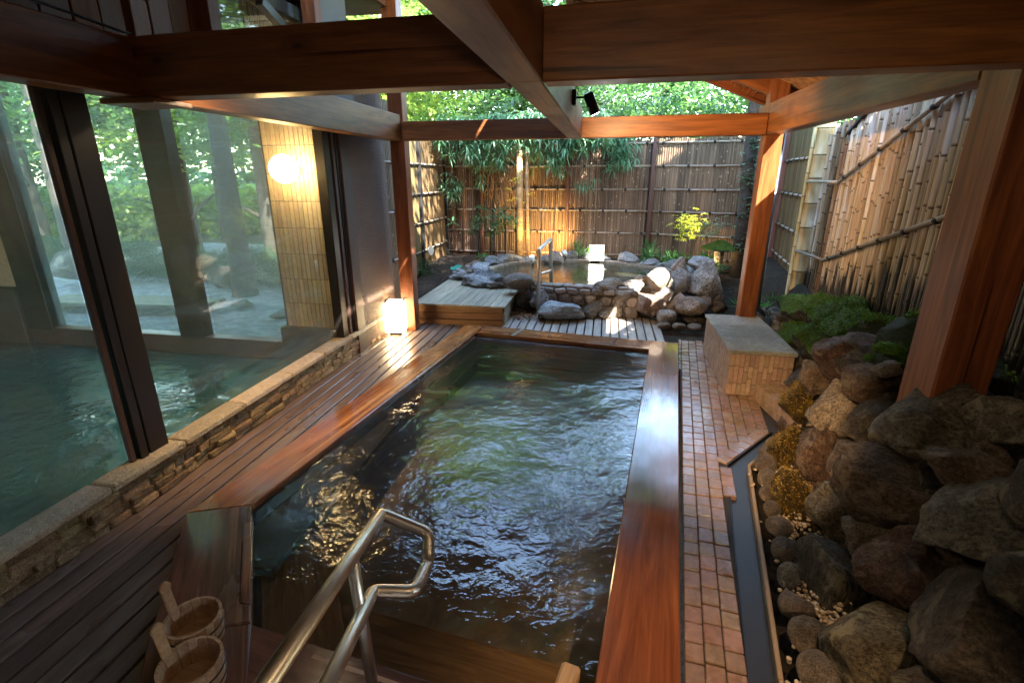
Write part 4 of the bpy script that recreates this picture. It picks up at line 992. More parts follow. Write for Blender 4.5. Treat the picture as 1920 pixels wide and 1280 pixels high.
fence_bay(bf, (.80, 9.79), (2.80, 9.25), .1, ZT + .02, RZ)
for x, y in ((-2.36, 9.76), (-.72, 9.76), (.78, 9.73)): board('post', (x, y, .1), (x, y, ZT + .06), .07, .06, M['postbrown'], bf, .004, up=(0, 1, 0))
lf = empty('side_fence', (-3.1, 8, .1), 'split bamboo side fence left of the rock bath', 'fence')
fence_bay(lf, (-3.1, 6.0), (-3.1, 8.35), -.1, 2.5, [.02, .5, .97, 1.45, 1.92, 2.4], 'slat_side', .3)
fence_bay(lf, (-3.1, 8.42), (-3.1, 9.72), -.1, 2.5, [.02, .5, .97, 1.45, 1.92, 2.4], 'slat_side', .3)
for y in (8.38, 9.76): board('post', (-3.08, y, -.1), (-3.08, y, 2.55), .06, .06, M['char'], lf, .004, up=(0, 1, 0))
for y, x in ((5.86, -2.62), (6.0, -2.75)): board('corner_post', (x, y, -.1), (x, y, 2.6), .06, .05, M['postbrown'], lf, .004, up=(0, 1, 0))
fence_bay(lf, (-2.72, 6.0), (-2.66, 6.6), -.1, 2.6, [.1, .7, 1.3, 1.9], 'slat', .3)
# dark panel behind the right post
rf = empty('side_fence', (2.5, 7.5, 0), 'dark split bamboo fence panel right of the far right post', 'fence')
def rev_bay(par, p, q, *a, **k): fence_bay(par, q, p, *a, **k)
rev_bay(rf, (2.42, 6.85), (2.74, 9.2), -.1, 2.42, [.2, .62, 1.04, 1.5, 1.95], 'slat_side', .35)
for (x, y) in ((2.40, 6.80), (2.72, 9.15)): board('post', (x, y, -.2), (x, y, 2.48), .07, .08, M['postbrown'], rf, .004, up=(0, 1, 0))
board('post', (2.62, 8.75, -.2), (2.62, 8.75, 2.4), .08, .08, M['cedar_old'], rf, .004, up=(0, 1, 0))
# bamboo culms
def culm(r, L, seed, n=10, node=(.25, .36)):
    rn = random.Random(seed); pts = [(0, 0, 0)]; rad = [r]; z = rn.uniform(.05, node[1])
    bow = rn.uniform(-.004, .004)
    while z < L - .03:
        b = bow * math.sin(math.pi * z / L)
        pts += [(b, 0, z - .02), (b, 0, z - .004), (b, 0, z), (b, 0, z + .004), (b, 0, z + .02)]; rad += [r * .97, r * 1.13, r * .93, r * 1.15, r * .97]; z += rn.uniform(*node)
    pts.append((0, 0, L)); rad.append(r * .97)
    m = MB(); m.tube(pts, rad, n); me = m.mesh('cane'); at = me.attributes.new('node', 'FLOAT', 'POINT')
    for i in range(len(pts)):
        if 0 < i < len(pts) - 1 and (i - 1) % 5 in (2, 3):
            for j in range(n): at.data[i * n + j].value = 1.0
    return me
bl = empty('bamboo_fence', (1.9, 4, .7), 'tall fence of pale bamboo canes with sloping rails on the right', 'fence')
CM = [culm(.027, 2.2, i) for i in range(8)]; CMs = [culm(.021, 2.2, 20 + i) for i in range(5)]
def fl_x(y): return 1.52 + .139 * y
def zbase(y): return .50 + (5.9 - y) * .16
def ztop(y): return 2.13 + (5.85 - y) * .30
y = 5.84; i = 0
random.seed(9)
while y > -1.0:
    big = random.random() < .55
    r = .026 if big else .020
    Mx = Matrix.Translation((fl_x(y) + random.uniform(-.008, .008), y, zbase(y) - .35)) @ Matrix.Rotation(R(random.uniform(-1.0, 1.0)), 4, 'X') @ Matrix.Rotation(random.uniform(0, 6), 4, 'Z') @ Matrix.Diagonal((1, 1, (ztop(y) + .0 - zbase(y) + .35) / 2.2, 1))
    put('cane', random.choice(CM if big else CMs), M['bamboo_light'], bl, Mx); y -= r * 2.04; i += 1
print('canes', i)
m = MB(); m.add([(fl_x(y) + .04, y, zbase(y) - .4) for y in (-1.1, 5.9)] + [(fl_x(y) + .04, y, ztop(y) - .04) for y in (5.9, -1.1)], [(0, 1, 2, 3)]); m.build('backing', M['char'], bl)  # black sheet behind the canes, run on out of view to block sun
for (ya, za, yb, zb) in ((5.8, 1.68, .6, 1.68 + 5.2 * .255), (5.8, .90, .6, .90 + 5.2 * .255)):
    m = MB(); m.tube([(fl_x(ya) - .05, ya, za), (fl_x((ya + yb) / 2) - .05, (ya + yb) / 2, (za + zb) / 2 + .01), (fl_x(yb) - .05, yb, zb)], .0165, 10); m.build('rail', M['rail_bamboo'], bl)
    m = MB(); m.tube([(fl_x(ya) - .05, ya, za), (fl_x(ya) - .08, 6.55, za + .0)], .017, 8); m.build('rail', M['rail_bamboo'], bl)
    for k in range(12):
        y = 5.6 - k * .42; z = za + (5.8 - y) * .255
        m = MB(); m.tube([(fl_x(y) - .052, y + .02, z), (fl_x(y) - .052, y - .02, z + .005)], .02, 8); m.build('tie', M['tie'], bl)
board('cap', (fl_x(5.9), 5.9, ztop(5.9) + .012), (fl_x(.4), .4, ztop(.4) + .012), .09, .03, M['char'], bl, .004)
# bundle of dark thin canes and the thick culm post
bd = empty('bamboo_bundle', (2.33, 6.2, .2), 'bundle of dark thin bamboo canes between the thick culm and the pale fence', 'fence')
CD = [culm(.024, 2.2, 40 + i, 8) for i in range(4)]
for k in range(15):
    y = 6.48 - k * .043; put('cane', random.choice(CD), M['bamboo_dark'] if random.random() < .7 else M['bamboo_light'], bd, Matrix.Translation((fl_x(y) - .01 + (.02 if k % 2 else -.01), y, .12)) @ Matrix.Rotation(R(random.uniform(-.8, .8)), 4, 'X') @ Matrix.Diagonal((1, 1, (2.1 + random.uniform(-.05, .05)) / 2.2, 1)))
tc = culm(.098, 2.75, 77, 24, (.24, .3)); o = put('bamboo_post', tc, M['bamboo_thick'], None, Matrix.Translation((2.36, 6.6, -.15)))
tag(o, 'very thick pale bamboo culm standing as a post before the dark fence panel', 'post')
tc = culm(.02, 2.3, 78, 10); o = put('bamboo_cane', tc, M['bamboo_thick'], None, Matrix.Translation((2.24, 6.56, -.05))); tag(o, 'single slim yellow cane standing left of the thick culm', 'cane')
# black drain pipe
m = MB(); m.tube([(1.72, 5.9, 2.3), (1.72, 5.88, .42), (1.73, 5.86, .33), (1.80, 5.82, .28), (2.2, 5.75, .25)], .03, 14); tag(m.build('drain_pipe', M['pipe']), 'black drain pipe running down behind the far right post and bending right', 'pipe')

# ---------------------------------------------------------------- foliage helpers
def leaves_mesh(name, C_, size, elong=2.2, droop=.0, seed=0, jitter=.35, up=.5):
    """C_: (n,3) leaf centres; folded two-triangle pairs (diamond with a mid rib)"""
    rs = np.random.RandomState(seed); n = len(C_)
    d = rs.normal(size=(n, 3)); d[:, 2] = d[:, 2] * .5 - droop; d /= np.linalg.norm(d, axis=1)[:, None]
    nn = rs.normal(size=(n, 3)); nn[:, 2] = abs(nn[:, 2]) + up; s = np.cross(d, nn); s /= np.linalg.norm(s, axis=1)[:, None]; nn = np.cross(s, d)
    L = (size * (1 + jitter * rs.uniform(-1, 1, n)))[:, None]; Wd = L / elong
    V = np.stack([C_ - d * L / 2, C_ + s * Wd / 2 + nn * Wd * .12, C_ + d * L / 2, C_ - s * Wd / 2 + nn * Wd * .12], 1).reshape(-1, 3)
    b = (np.arange(n) * 4)[:, None]
    F = np.concatenate([b + [0, 1, 2], b + [0, 2, 3]], 1).reshape(-1)
    me = bpy.data.meshes.new(name); me.vertices.add(n * 4); me.vertices.foreach_set('co', V.ravel().astype(np.float32))
    me.loops.add(n * 6); me.loops.foreach_set('vertex_index', F.astype(np.int32)); me.polygons.add(n * 2)
    me.polygons.foreach_set('loop_start', (np.arange(n * 2) * 3).astype(np.int32)); me.update(calc_edges=True); me.validate(); return me
def crown_pts(rs, n, rad, zr, clumps=26, hollow=.35, spread=.17):
    c = rs.normal(size=(clumps, 3)); c /= np.linalg.norm(c, axis=1)[:, None]; c *= rs.uniform(hollow, 1, clumps)[:, None] ** .6
    w = rs.uniform(.4, 1.3, clumps); idx = rs.choice(clumps, n, p=w / w.sum())
    p = c[idx] + rs.normal(size=(n, 3)) * (spread * (.5 + w[idx]))[:, None] * np.array([1, 1, .55])
    return p * np.array([rad, rad, zr])
def trunk_mesh(h, r, seed, crown_z, crad, lean=0., limbs=7):
    rn = random.Random(seed); m = MB(); pts = []; rad = []
    for i in range(9):
        t_ = i / 8; pts.append((lean * t_ * h + rn.uniform(-.04, .04) * t_, rn.uniform(-.04, .04) * t_, h * t_)); rad.append(r * (1.25 - t_ * .8 if i else 1.5))
    m.tube(pts, rad, 10)
    for k in range(limbs):
        z = crown_z + (h - crown_z) * rn.uniform(-.25, .7); a = rn.uniform(0, 6.28); L = crad * rn.uniform(.5, .95)
        p0 = Vector((lean * z, 0, z)); p1 = p0 + Vector((math.cos(a) * L * .5, math.sin(a) * L * .5, L * .3)); p2 = p0 + Vector((math.cos(a) * L, math.sin(a) * L, L * .45))
        m.tube([p0, p1, p2], [r * .4, r * .25, r * .08], 6)
    return m.mesh('trunk')

# ---------------------------------------------------------------- trees
def tree_proto(seed, n, leafsize, zr=.8, clumps=26, elong=1.9):
    rs = np.random.RandomState(seed); return leaves_mesh('crown', crown_pts(rs, n, 1.0, zr, clumps), leafsize, elong, .15, seed)
CR = [tree_proto(i, 13000, .062, clumps=34) for i in range(3)]; CRB = [tree_proto(10 + i, 6000, .08) for i in range(2)]
TR = [trunk_mesh(1.0, .035, i, .5, .3) for i in range(4)]
def tree(x, y, h, cr, cz, label, mat='leaf_forest', kind=0, tr=.12, zs=1.0, name='tree', barkm='bark', seed=0, group='trees beyond the fences', g0=-.3):
    t_ = empty(name, (x, y, g0), label, 'tree', group)
    me = (CR if kind == 0 else CRB)[seed % (3 if kind == 0 else 2)]
    put('crown', me, M[mat], t_, Matrix.Translation((x, y, cz)) @ Matrix.Rotation(seed * 1.7, 4, 'Z') @ Matrix.Diagonal((cr, cr, cr * zs, 1)))
    m = trunk_mesh(h, tr, seed, max(.5, cz - cr * .5), cr * .8); put('trunk', m, M[barkm], t_, Matrix.Translation((x, y, g0)))
    return t_
T = [ # x, y, height, crown radius, crown z, label, mat, kind
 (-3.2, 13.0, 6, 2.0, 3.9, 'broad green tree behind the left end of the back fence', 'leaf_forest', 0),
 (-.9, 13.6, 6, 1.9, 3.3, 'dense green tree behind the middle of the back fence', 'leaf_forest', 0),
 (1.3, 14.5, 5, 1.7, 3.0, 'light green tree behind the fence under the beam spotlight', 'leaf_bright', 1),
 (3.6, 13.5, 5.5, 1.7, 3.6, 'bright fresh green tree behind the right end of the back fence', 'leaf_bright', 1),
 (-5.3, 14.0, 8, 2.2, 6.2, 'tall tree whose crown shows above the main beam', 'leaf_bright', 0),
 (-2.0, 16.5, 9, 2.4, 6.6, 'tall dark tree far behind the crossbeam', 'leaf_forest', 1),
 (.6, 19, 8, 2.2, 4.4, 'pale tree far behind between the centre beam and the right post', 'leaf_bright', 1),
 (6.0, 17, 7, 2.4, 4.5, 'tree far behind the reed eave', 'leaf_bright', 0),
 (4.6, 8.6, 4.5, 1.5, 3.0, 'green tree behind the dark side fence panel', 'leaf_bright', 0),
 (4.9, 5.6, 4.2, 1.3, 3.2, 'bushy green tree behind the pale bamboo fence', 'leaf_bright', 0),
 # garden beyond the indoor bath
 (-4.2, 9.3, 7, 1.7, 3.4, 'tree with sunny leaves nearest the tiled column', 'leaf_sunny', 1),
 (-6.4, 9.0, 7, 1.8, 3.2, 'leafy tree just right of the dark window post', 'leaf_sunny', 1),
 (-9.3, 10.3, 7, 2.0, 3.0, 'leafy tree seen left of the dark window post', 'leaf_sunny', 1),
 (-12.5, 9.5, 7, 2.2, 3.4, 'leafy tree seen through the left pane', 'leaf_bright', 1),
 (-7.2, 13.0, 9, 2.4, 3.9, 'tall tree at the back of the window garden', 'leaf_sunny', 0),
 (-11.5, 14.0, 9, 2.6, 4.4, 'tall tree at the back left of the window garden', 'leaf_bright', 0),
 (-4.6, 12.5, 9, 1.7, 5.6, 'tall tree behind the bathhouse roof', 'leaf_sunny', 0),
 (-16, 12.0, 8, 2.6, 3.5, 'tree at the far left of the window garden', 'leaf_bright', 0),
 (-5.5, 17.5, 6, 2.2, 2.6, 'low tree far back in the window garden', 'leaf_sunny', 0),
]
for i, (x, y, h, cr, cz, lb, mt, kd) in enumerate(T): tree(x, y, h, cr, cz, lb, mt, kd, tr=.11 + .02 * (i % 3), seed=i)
for i, (x, y, r, h, lb) in enumerate([(-5.75, 7.2, .14, 7, 'thick straight trunk in the garden seen through the right pane'), (-8.3, 8.5, .09, 6, 'slim trunk in the garden between the window posts'), (-7.0, 10.2, .1, 6, 'thin grey trunk far back in the window garden'), (-10.4, 8.4, .13, 6, 'trunk seen through the left pane')]):
    t_ = empty('tree', (x, y, -.2), lb, 'tree'); put('trunk', trunk_mesh(h, r, 90 + i, 4.5, 1.2, 0, 6), M['bark'], t_, Matrix.Translation((x, y, -.2)))
    put('crown', CRB[i % 2], M['leaf_bright'], t_, Matrix.Translation((x, y, 5.4)) @ Matrix.Diagonal((1.8, 1.8, 1.2, 1)))
# far wood closing the view
rs = np.random.RandomState(4); n = 26000
ang = rs.uniform(-1.5, .75, n); rad = rs.uniform(22, 30, n); hgt = .6 + 3.0 * rs.beta(1.1, 2.0, n) * (1 + .35 * np.sin(ang * 9) + .2 * np.sin(ang * 23 + 1)) * np.where(ang > .02, .8, 1.15)
C_ = np.stack([rad * np.sin(ang), rad * np.cos(ang), hgt - .8], 1)
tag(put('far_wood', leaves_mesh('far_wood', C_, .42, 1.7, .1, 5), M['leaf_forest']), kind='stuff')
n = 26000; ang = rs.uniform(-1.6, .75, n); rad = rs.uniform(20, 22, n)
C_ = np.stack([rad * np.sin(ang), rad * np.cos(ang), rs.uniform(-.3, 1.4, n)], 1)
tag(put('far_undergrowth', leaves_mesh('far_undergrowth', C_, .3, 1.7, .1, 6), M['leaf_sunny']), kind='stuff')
# trees added on the right to block sun; crown gaps cut for sun patches
rs = np.random.RandomState(21)
GAPS = [((.2, 6.4, -.03), .27), ((.38, 6.66, .2), .2), ((.80, 6.7, .42), .16), ((1.50, 5.4, 1.6), .6), ((-.2, 9.6, 2.45), .3), ((1.1, 9.8, 2.4), .3), ((1.5, 5.4, 2.5), .3), ((.95, 5.45, 2.2), .12), ((1.15, 5.45, 2.2), .06), ((-.3, 9.2, 2.4), .25), ((-1.6, 9.3, 2.3), .2), ((-2.3, 9.6, 1.6), .08), ((-1.9, 9.6, 1.5), .1), ((-.9, 9.7, 1.75), .1), ((-.4, 7.2, .3), .12), ((.4, 8.0, .3), .14), ((1.7, 8.2, -.05), .2), ((-1.5, 9.0, 1.9), .07), ((1.3, 8.5, 1.0), .2)]
s_ = np.array(SUN)
def open_gaps(C_):
    keep = np.ones(len(C_), bool)
    for c, r in GAPS:
        w = C_ - np.array(c); t_ = w @ s_; d = np.linalg.norm(w - t_[:, None] * s_, axis=1); keep &= ~((d < r + .05) & (t_ > 0))
    return C_[keep]
def open_crown(x, y, h, rx, cz, zr, n, lb, seed, dx=0, dy=0):
    rs = np.random.RandomState(seed); P = crown_pts(rs, n, rx, zr, 60, .0, .2) + np.array([x, y, cz])
    P = open_gaps(P); t_ = empty('tree', (x, y, -.3), lb, 'tree')
    put('crown', leaves_mesh('crown', P, .15, 1.9, .1, seed), M['leaf_forest'], t_); put('trunk', trunk_mesh(h, .2, seed, 4, 2.2), M['bark'], t_, Matrix.Translation((x + dx, y + dy, -.3)))
open_crown(4.1, 5.4, 7, 2.9, 6.0, 1.0, 32000, 'large tree added for shade on the right behind the dark fence panel', 31)
open_crown(4.9, 2.4, 7, 2.9, 6.0, 1.0, 52000, 'large tree added for shade on the right behind the pale bamboo fence', 32, .9, -1.6)
open_crown(7.4, 3.8, 8, 2.4, 7.6, 1.2, 20000, 'second large tree added for shade farther right', 33)
open_crown(1.5, 6.6, 7, 2.3, 6.9, .7, 8000, 'tree added with a high crown over the rock bath to block the sun', 34, 2.0, 1.6)

# ---------------------------------------------------------------- plants in the court
def tufts(name, centres, nl, size, elong, seed, droop=.25, zflat=.6, outdir=None):
    """star-shaped leaf tufts"""
    rs = np.random.RandomState(seed); Vs, Fs = [], []
    for c in centres:
        ph = rs.uniform(0, 6.28)
        for k in range(nl):
            a = ph + k * 2.4; el = rs.uniform(-.5, .9) * zflat - droop; L = size * rs.uniform(.75, 1.2)
            d = np.array([math.cos(a) * math.cos(el), math.sin(a) * math.cos(el), math.sin(el)]); s = np.array([-math.sin(a), math.cos(a), 0]); w = L / elong / 2
            b = len(Vs); mid = np.array(c) + d * L * .5 + np.array([0, 0, .03 * L]); tip = np.array(c) + d * L + np.array([0, 0, -droop * L * .5])
            q = np.array(c) + d * L * .08
            Vs += [q, mid + s * w, tip, mid - s * w, mid - np.array([0, 0, w * .3])]; Fs += [(b, b + 4, b + 1), (b + 1, b + 4, b + 2), (b, b + 3, b + 4), (b + 4, b + 3, b + 2)]
    me = bpy.data.meshes.new(name); me.from_pydata([tuple(v) for v in Vs], [], Fs); me.update(); return me
rs = np.random.RandomState(8)
# bamboo spilling over the back fence
bp = empty('bamboo_plant', (-1.6, 9.5, .2), 'bamboo foliage spilling over the left half of the back fence', 'bamboo')
cs = []
for i in range(620):
    x = rs.uniform(-2.95, -.05); zt = 2.75; dpt = (.75 + .25 * math.sin(x * 5) + .15 * math.sin(x * 13)) * (1.1 if x < -1 else .95)
    cs.append((x, 9.35 + rs.uniform(-.35, .25), zt - dpt * rs.beta(1.1, 1.5)))
cs += [(-.35 + rs.normal() * .08, 9.4, 1.65 + rs.normal() * .06) for _ in range(4)] + [(-2.8 + rs.normal() * .12, 9.4, 1.55 + rs.normal() * .12) for _ in range(18)]
put('foliage', tufts('foliage', cs, 9, .20, 6.5, 3, .55, 1.0), M['leaf_bamboo'], bp)
m = MB()
for i in range(16):
    x = -2.9 + i * .18; m.tube([(x, 9.65, .3), (x + .05, 9.62, 1.6), (x + rs.uniform(-.1, .2), 9.4, 2.5)], [.009, .008, .004], 5)
m.build('stem', M['bamboo_dark'], bp)
bp = empty('bamboo_plant', (.1, 9.5, .2), 'smaller hanging bamboo spray right of the large one on the back fence', 'bamboo')
cs = [(.15 + rs.normal() * .16, 9.4 + rs.uniform(-.15, .15), 2.5 - .72 * rs.beta(1, 1.3)) for _ in range(75)]
put('foliage', tufts('foliage', cs, 8, .17, 6.5, 4, .6, 1.0), M['leaf_bamboo'], bp)
bp = empty('bamboo_plant', (0, 10.3, .2), 'leafy bamboo rising just behind the back fence', 'bamboo')
cs = [(rs.uniform(-3.2, 3), 10.3 + rs.uniform(-.3, .5), 2.2 + rs.beta(1, 2.2) * 1.0) for _ in range(420)]
put('foliage', tufts('foliage', cs, 8, .22, 5, 5, .35, 1.0), M['leaf_forest'], bp)
# shrub with palmate leaves
sb_ = empty('shrub', (-1.95, 8.6, .25), 'dark green shrub with whorled leaves on bare stems by the back fence', 'shrub')
cs = []
for (x, z, k, r) in ((-1.93, 1.15, 9, .16), (-1.72, .98, 7, .13), (-2.15, .98, 6, .13), (-1.98, .86, 7, .15), (-1.68, 1.05, 5, .1)):
    for _ in range(k): cs.append((x + rs.normal() * r, 8.6 + rs.normal() * .1, z + rs.normal() * r * .55))
put('foliage', tufts('foliage', cs, 11, .15, 4.2, 6, .1, .9), M['leaf_shrub'], sb_)
m = MB()
for (x0, x1, z1) in ((-1.95, -1.93, 1.1), (-1.68, -1.68, 1.05), (-2.2, -2.12, .98)): m.tube([(x0, 8.62, .2), ((x0 + x1) / 2 + .02, 8.6, .6), (x1, 8.6, z1)], [.017, .014, .01], 6)
m.build('stem', M['bark'], sb_)
# bare pale vine twigs hanging on the back fence
m = MB()
for i in range(46):
    x = -1.85 + rs.normal() * .13; z = 2.0 - abs(rs.normal()) * .12; p = [Vector((x, 9.45 + rs.normal() * .06, z))]
    for k in range(5): p.append(p[-1] + Vector((rs.normal() * .05, rs.normal() * .02, -.13 + rs.normal() * .03)))
    m.tube(p, [.007, .006, .006, .005, .004, .003], 4)
tag(m.build('vine', M['bark_lit']), 'tangle of bare pale vine twigs hanging beside the lit trunk', 'vine')
# lit trunk pair
for x, r, zt, lb in ((-1.49, .062, 1.95, 'straight amber lit trunk standing before the back fence'), (-1.36, .03, 1.75, 'thin trunk leaning beside the amber lit trunk')):
    t_ = empty('tree', (x, 8.95, .25), lb, 'tree'); m = MB(); m.tube([(x + (.06 if r < .05 else .0), 8.95, .15), (x + (.02 if r < .05 else .01), 8.97, .9), (x - .01, 9.0, zt), (x - .05, 9.3, 2.3)], [r * 1.1, r, r * .92, r * .6], 12); m.build('trunk', M['bark_lit'], t_)
    cs = [(x + rs.normal() * .12, 9.0 + rs.normal() * .08, 1.45 + rs.normal() * .1) for _ in range(10)] if r > .05 else [(x + rs.normal() * .2, 9.1, 2.5 + rs.normal() * .2) for _ in range(14)]
    put('foliage', tufts('foliage', cs, 7, .08, 3, 7, .2), M['leaf_yellow'] if r > .05 else M['leaf_ivy'], t_)
# ivy clad trunk on the right
t_ = empty('tree', (2.08, 8.45, 0), 'grey trunk with climbing leaves left of the far right post', 'tree')
m = MB(); m.tube([(2.10, 8.45, -.2), (2.08, 8.45, 1.2), (2.04, 8.47, 2.4), (2.0, 8.5, 3.6), (1.9, 8.6, 5.5)], [.11, .095, .085, .08, .05], 12); m.build('trunk', M['bark'], t_)
for (z0, dx, dz) in ((3.0, -.9, .5), (3.4, .8, .6), (4.2, -.7, .6)):
    m = MB(); m.tube([(2.02, 8.5, z0), (2.02 + dx * .5, 8.5, z0 + dz * .6), (2.02 + dx, 8.6, z0 + dz)], [.03, .02, .008], 6); m.build('branch', M['bark'], t_)
cs = [(2.06 + rs.normal() * .07, 8.37 + rs.normal() * .05, rs.uniform(.6, 2.5)) for _ in range(110)]; put('ivy', tufts('ivy', cs, 5, .07, 2.2, 9, .2), M['leaf_ivy'], t_)
put('crown', CRB[1], M['leaf_bright'], t_, Matrix.Translation((1.9, 9.2, 4.4)) @ Matrix.Diagonal((1.6, 1.3, .75, 1)))
# yellow maple + green twig
mp_ = empty('maple_shrub', (1.3, 8.55, .2), 'small maple with yellow leaves in front of the back fence', 'shrub')
cs = [(1.30 + rs.normal() * .13, 8.55 + rs.normal() * .12, .98 + rs.normal() * .11) for _ in range(100)]; put('foliage', tufts('foliage', cs, 6, .065, 2.6, 10, .3), M['leaf_yellow'], mp_)
cs = [(1.62 + rs.normal() * .14, 8.6 + rs.normal() * .1, .95 + rs.normal() * .1) for _ in range(50)]; put('foliage', tufts('foliage', cs, 6, .06, 2.8, 11, .3), M['leaf_ivy'], mp_)
m = MB(); m.tube([(1.45, 8.6, .2), (1.42, 8.58, .7), (1.32, 8.55, 1.05)], [.014, .01, .005], 6); m.tube([(1.42, 8.58, .7), (1.6, 8.6, 1.0)], [.008, .004], 6); m.build('stem', M['bark'], mp_)
def fern(x, y, z, s, n, lb, mat='fern', seed=0, el=4.5):
    f = empty('fern', (x, y, z), lb, 'fern'); rs = np.random.RandomState(seed)
    put('foliage', tufts('foliage', [(x + rs.normal() * s * .35, y + rs.normal() * s * .3, z + abs(rs.normal()) * s * .35) for _ in range(n)], 11, s * .8, el, seed, -.25, 1.1), M[mat], f)
fern(.82, 9.0, .34, .26, 7, 'grassy dark fern clump at the foot of the fence post', seed=1, el=9)
fern(-.42, 9.1, .34, .24, 6, 'dark fern clump left of the glowing white box', seed=2, el=8)
fern(1.55, 8.2, .3, .3, 10, 'broad fern clump before the mossy stone lantern', seed=3)
fern(1.15, 8.75, .3, .2, 16, 'low green ground plants behind the rock bath rim on the right', seed=4)
fern(.75, 8.9, .28, .16, 14, 'low green leaves behind the far stones of the rock bath', seed=5)
fern(2.12, 6.9, .02, .22, 9, 'bright green fern behind the mossy bank', seed=6)
fern(2.0, 7.3, .0, .2, 9, 'small fern between the far right post and the dark panel', seed=7)
fern(-2.02, 8.4, .33, .12, 5, 'tiny bright green leaves on the left rim stones', seed=8)
# shrubs and rocks in the garden beyond the indoor bath
for i, (x, y, s, lb) in enumerate([(-4.2, 7.6, .45, 'low dark hedge shrub beyond the window near the tiled column'), (-5.2, 8.0, .5, 'low dark hedge shrub beside the thick trunk'), (-6.4, 8.2, .5, 'low hedge shrub in the middle of the window garden'), (-7.7, 8.1, .5, 'low hedge shrub just left of the dark window post'), (-9.3, 8.4, .55, 'low hedge shrub seen through the left pane'), (-11, 8.4, .6, 'low hedge shrub at the left of the window garden'), (-3.6, 8.2, .4, 'low dark hedge shrub nearest the side fence')]):
    t_ = empty('hedge_shrub', (x, y, -.1), lb, 'shrub', 'hedge shrubs in the window garden'); put('foliage', CR[i % 3], M['leaf_forest'], t_, Matrix.Translation((x, y, .2)) @ Matrix.Diagonal((s * 1.5, s, s * .8, 1)))
for (x, y, z, w, h, lb) in ((-6.3, 7.6, .05, .7, .5, 'large dark boulder in the gravel beyond the window'), (-9.0, 7.4, .2, 1.1, .7, 'large brown boulder seen through the left pane'), (-4.3, 6.0, -.06, .3, .12, 'small dark stone in the white gravel'), (-5.2, 6.4, -.05, .35, .12, 'dark flat stone in the white gravel farther left')):
    o = rock((x, y, z), (w, w * .8, h), 'r_dark', (0, 0, 30), name='boulder'); tag(o, lb, 'boulder')
sbn = empty('garden_bench', (-6.6, 5.9, -.1), 'low pale wooden bench on the white gravel beyond the window', 'bench')
for k in range(4): board('seat_board', (-7.9, 5.7 + k * .13, .02), (-5.4, 5.9 + k * .13, .02), .12, .05, M['platform'], sbn)
for x in (-7.6, -5.7): board('leg', (x, 5.95, -.1), (x, 5.95, -.01), .1, .4, M['platform'], sbn, up=(0, 1, 0))

# fuzzy moss growing on the tops of the mossy rocks
rs = np.random.RandomState(12); P = []
for o in [o for o in bpy.data.objects if o.parent in (mb_, rk) and o.type == 'MESH' and o.material_slots and o.material_slots[0].material in (M['r_moss'], M['r_halfmoss'], M['r_gold'])]:
    W3 = np.array(o.matrix_basis.to_3x3()); T3 = np.array(o.matrix_basis.translation)
    co = np.array([v.co for v in o.data.vertices]); no = np.array([v.normal for v in o.data.vertices]) @ np.linalg.inv(W3)
    no /= np.linalg.norm(no, axis=1)[:, None]; w = co @ W3.T + T3; gold = o.material_slots[0].material == M['r_gold']
    nf = np.array([noise.noise(Vector(p * 7)) for p in w]); ok = (no[:, 2] + nf * .9) > (.0 if gold else (.25 if o.material_slots[0].material == M['r_moss'] else .7))
    if not ok.any(): continue
    idx = rs.choice(np.flatnonzero(ok), 2600); P.append((w[idx] + rs.normal(size=(2600, 3)) * .009 + no[idx] * rs.uniform(0, .008, 2600)[:, None], gold))
M['moss'] = leaf_mat('moss', (.04, .10, .008), (.15, .27, .02), .25, 20); M['moss_gold'] = leaf_mat('moss_gold', (.10, .06, .01), (.30, .2, .03), .2, 20)
tag(put('moss', leaves_mesh('moss', np.concatenate([p for p, g in P if not g]), .017, 2.4, -.5, 5, up=0), M['moss'], mb_), kind='stuff')
tag(put('moss', leaves_mesh('moss', np.concatenate([p for p, g in P if g]), .012, 2.2, -.3, 6, up=0), M['moss_gold'], rk), kind='stuff')

# ---------------------------------------------------------------- garden lamps and small things
gb = empty('light_box', (-.12, 9.1, .25), 'glowing white square light box in front of the back fence', 'lamp')
m = MB(); m.box((-.12, 9.1, .44), (.24, .09, .26), bev=.004); m.build('shade', emis('box_glow', (1, .93, .8), 1.2), gb); m = MB(); m.box((-.12, 9.1, .285), (.2, .1, .05)); m.build('base', M['darkmetal'], gb)
def garden_spot(loc, target, W_, label, glow=12, size=110):
    g = empty('garden_spotlight', loc, label, 'spotlight'); L = Vector(loc); d = (Vector(target) - L).normalized()
    m = MB(); m.tube([L - d * .07, L - d * .03, L + d * .05], [.02, .035, .055], 16); m.build('reflector', plain('lamp_white', (.75, .7, .62), .5), g)
    m = MB(); m.tube([L + d * .051, L + d * .054], .045, 16); m.build('lens', emis('g_lens', (1, .72, .36), glow), g)
    m = MB(); m.tube([L - d * .04, L - Vector((0, 0, .16))], .01, 6); m.build('stake', M['darkmetal'], g)
    spot('spot_garden', tuple(L + d * .075), target, W_, (1, .56, .16), size, .8, .03, g)
garden_spot((-.68, 9.05, .42), (-1.15, 9.8, .75), 11, 'small white garden spotlight lighting the back fence amber')
garden_spot((-1.2, 8.6, .38), (-1.5, 8.95, 1.2), 6, 'garden spotlight hidden low at the foot of the amber trunk', size=70)
garden_spot((1.42, 8.35, .36), (1.75, 8.6, .5), 1.5, 'small garden spotlight beside the mossy stone lantern')
garden_spot((2.22, 6.98, .2), (2.52, 7.5, .9), 6, 'garden spotlight low in front of the dark fence panel', size=80)
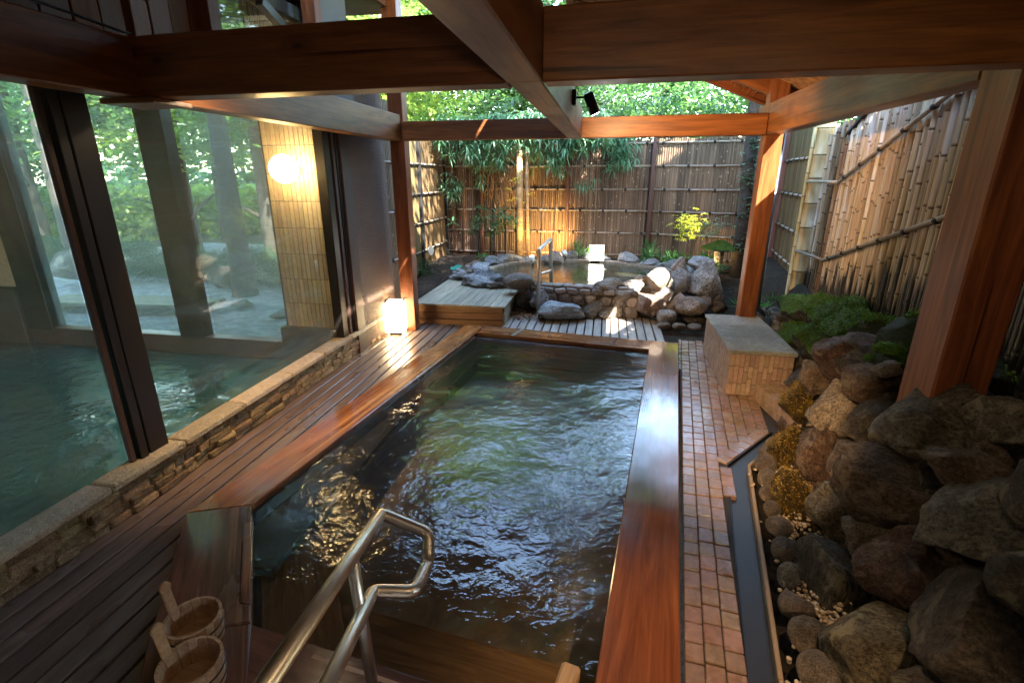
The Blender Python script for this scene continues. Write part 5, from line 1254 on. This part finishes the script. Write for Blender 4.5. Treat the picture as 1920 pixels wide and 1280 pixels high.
m = MB(); L = Vector((-2.96, 8.3, .52)); m.tube([L, L + Vector((.03, -.01, 0)), L + Vector((.06, -.02, 0))], [.03, .07, .075], 18); tag(m.build('wall_lamp', plain('lamp_cream', (.7, .66, .55), .4)), 'round cream unlit lamp on the left side fence', 'lamp')
sl = empty('stone_lantern', (1.83, 8.6, .2), 'low stone garden lantern with a wide mossy cap', 'lantern')
m = MB(); m.tube([(1.83, 8.6, .62), (1.83, 8.6, .66), (1.83, 8.6, .72), (1.83, 8.6, .76)], [.30, .27, .13, .06], 24); m.build('cap', M['r_moss'], sl)
m = MB(); m.tube([(1.83, 8.6, .2), (1.83, 8.6, .3), (1.83, 8.6, .62)], [.1, .07, .08], 12); m.build('stem', M['r_grey'], sl)
# folded green net on the platform corner
m = grid_plane(-2.5, -2.2, 8.0, 8.35, 14, 14, fn=lambda x, y: .23 + .07 * abs(noise.noise(Vector((x * 9, y * 9, 1)))) + .02)
tag(m.build('net', plain('net', (.01, .19, .13), .6)), 'crumpled green net on the far corner of the platform', 'net')
# fallen leaves
lm = tufts('leaf', [(0, 0, 0)], 5, .035, 2.2, 3, .05, .3)
LV = [(-.62, 6.2, 'leaf_yellow', 'yellow fallen leaf at the foot of the far handrail'), (-.98, 6.2, 'reed', 'tan leaf on the far deck beside the platform'), (-.9, 6.0, 'reed', 'brown leaf on the far deck in front of the platform'), (-2.48, 4.2, 'reed', 'brown leaf on the deck against the low wall'), (-2.35, 3.2, 'bark', 'dark leaf on the deck near the middle of the low wall'), (.93, 4.95, 'bark', 'small dark leaf on the bricks left of the bench'), (.9, 4.5, 'bark', 'dark leaf on the bricks before the bench'), (.66, 2.1, 'reed', 'brown leaf on the edge of the drain'), (-2.1, 2.45, 'reed', 'pale curled leaf on the deck near the bath corner'), (-2.46, 5.2, 'bark', 'dark leaf beside the floor lantern')]
for x, y, mt, lb in LV:
    o = put('fallen_leaf', lm, M[mt], None, Matrix.Translation((x, y, FZ + .008)) @ Matrix.Rotation(x * 9, 4, 'Z')); tag(o, lb, 'leaf', 'fallen leaves')
rs = np.random.RandomState(2)
C_ = np.stack([rs.normal(-1.0, .14, 160), rs.normal(6.45, .09, 160), np.full(160, FZ + .012) + rs.uniform(0, .02, 160)], 1)
tag(put('leaf_litter', leaves_mesh('litter', C_, .05, 1.8, 0, 3, up=4), M['reed']), kind='stuff')
C_ = np.stack([rs.normal(-.93, .07, 120), rs.normal(6.72, .06, 120), .33 + rs.uniform(0, .03, 120)], 1)
tag(put('leaf_litter', leaves_mesh('litter', C_, .045, 1.8, 0, 4, up=4), M['reed']), kind='stuff')
print('objects', len(bpy.data.objects))
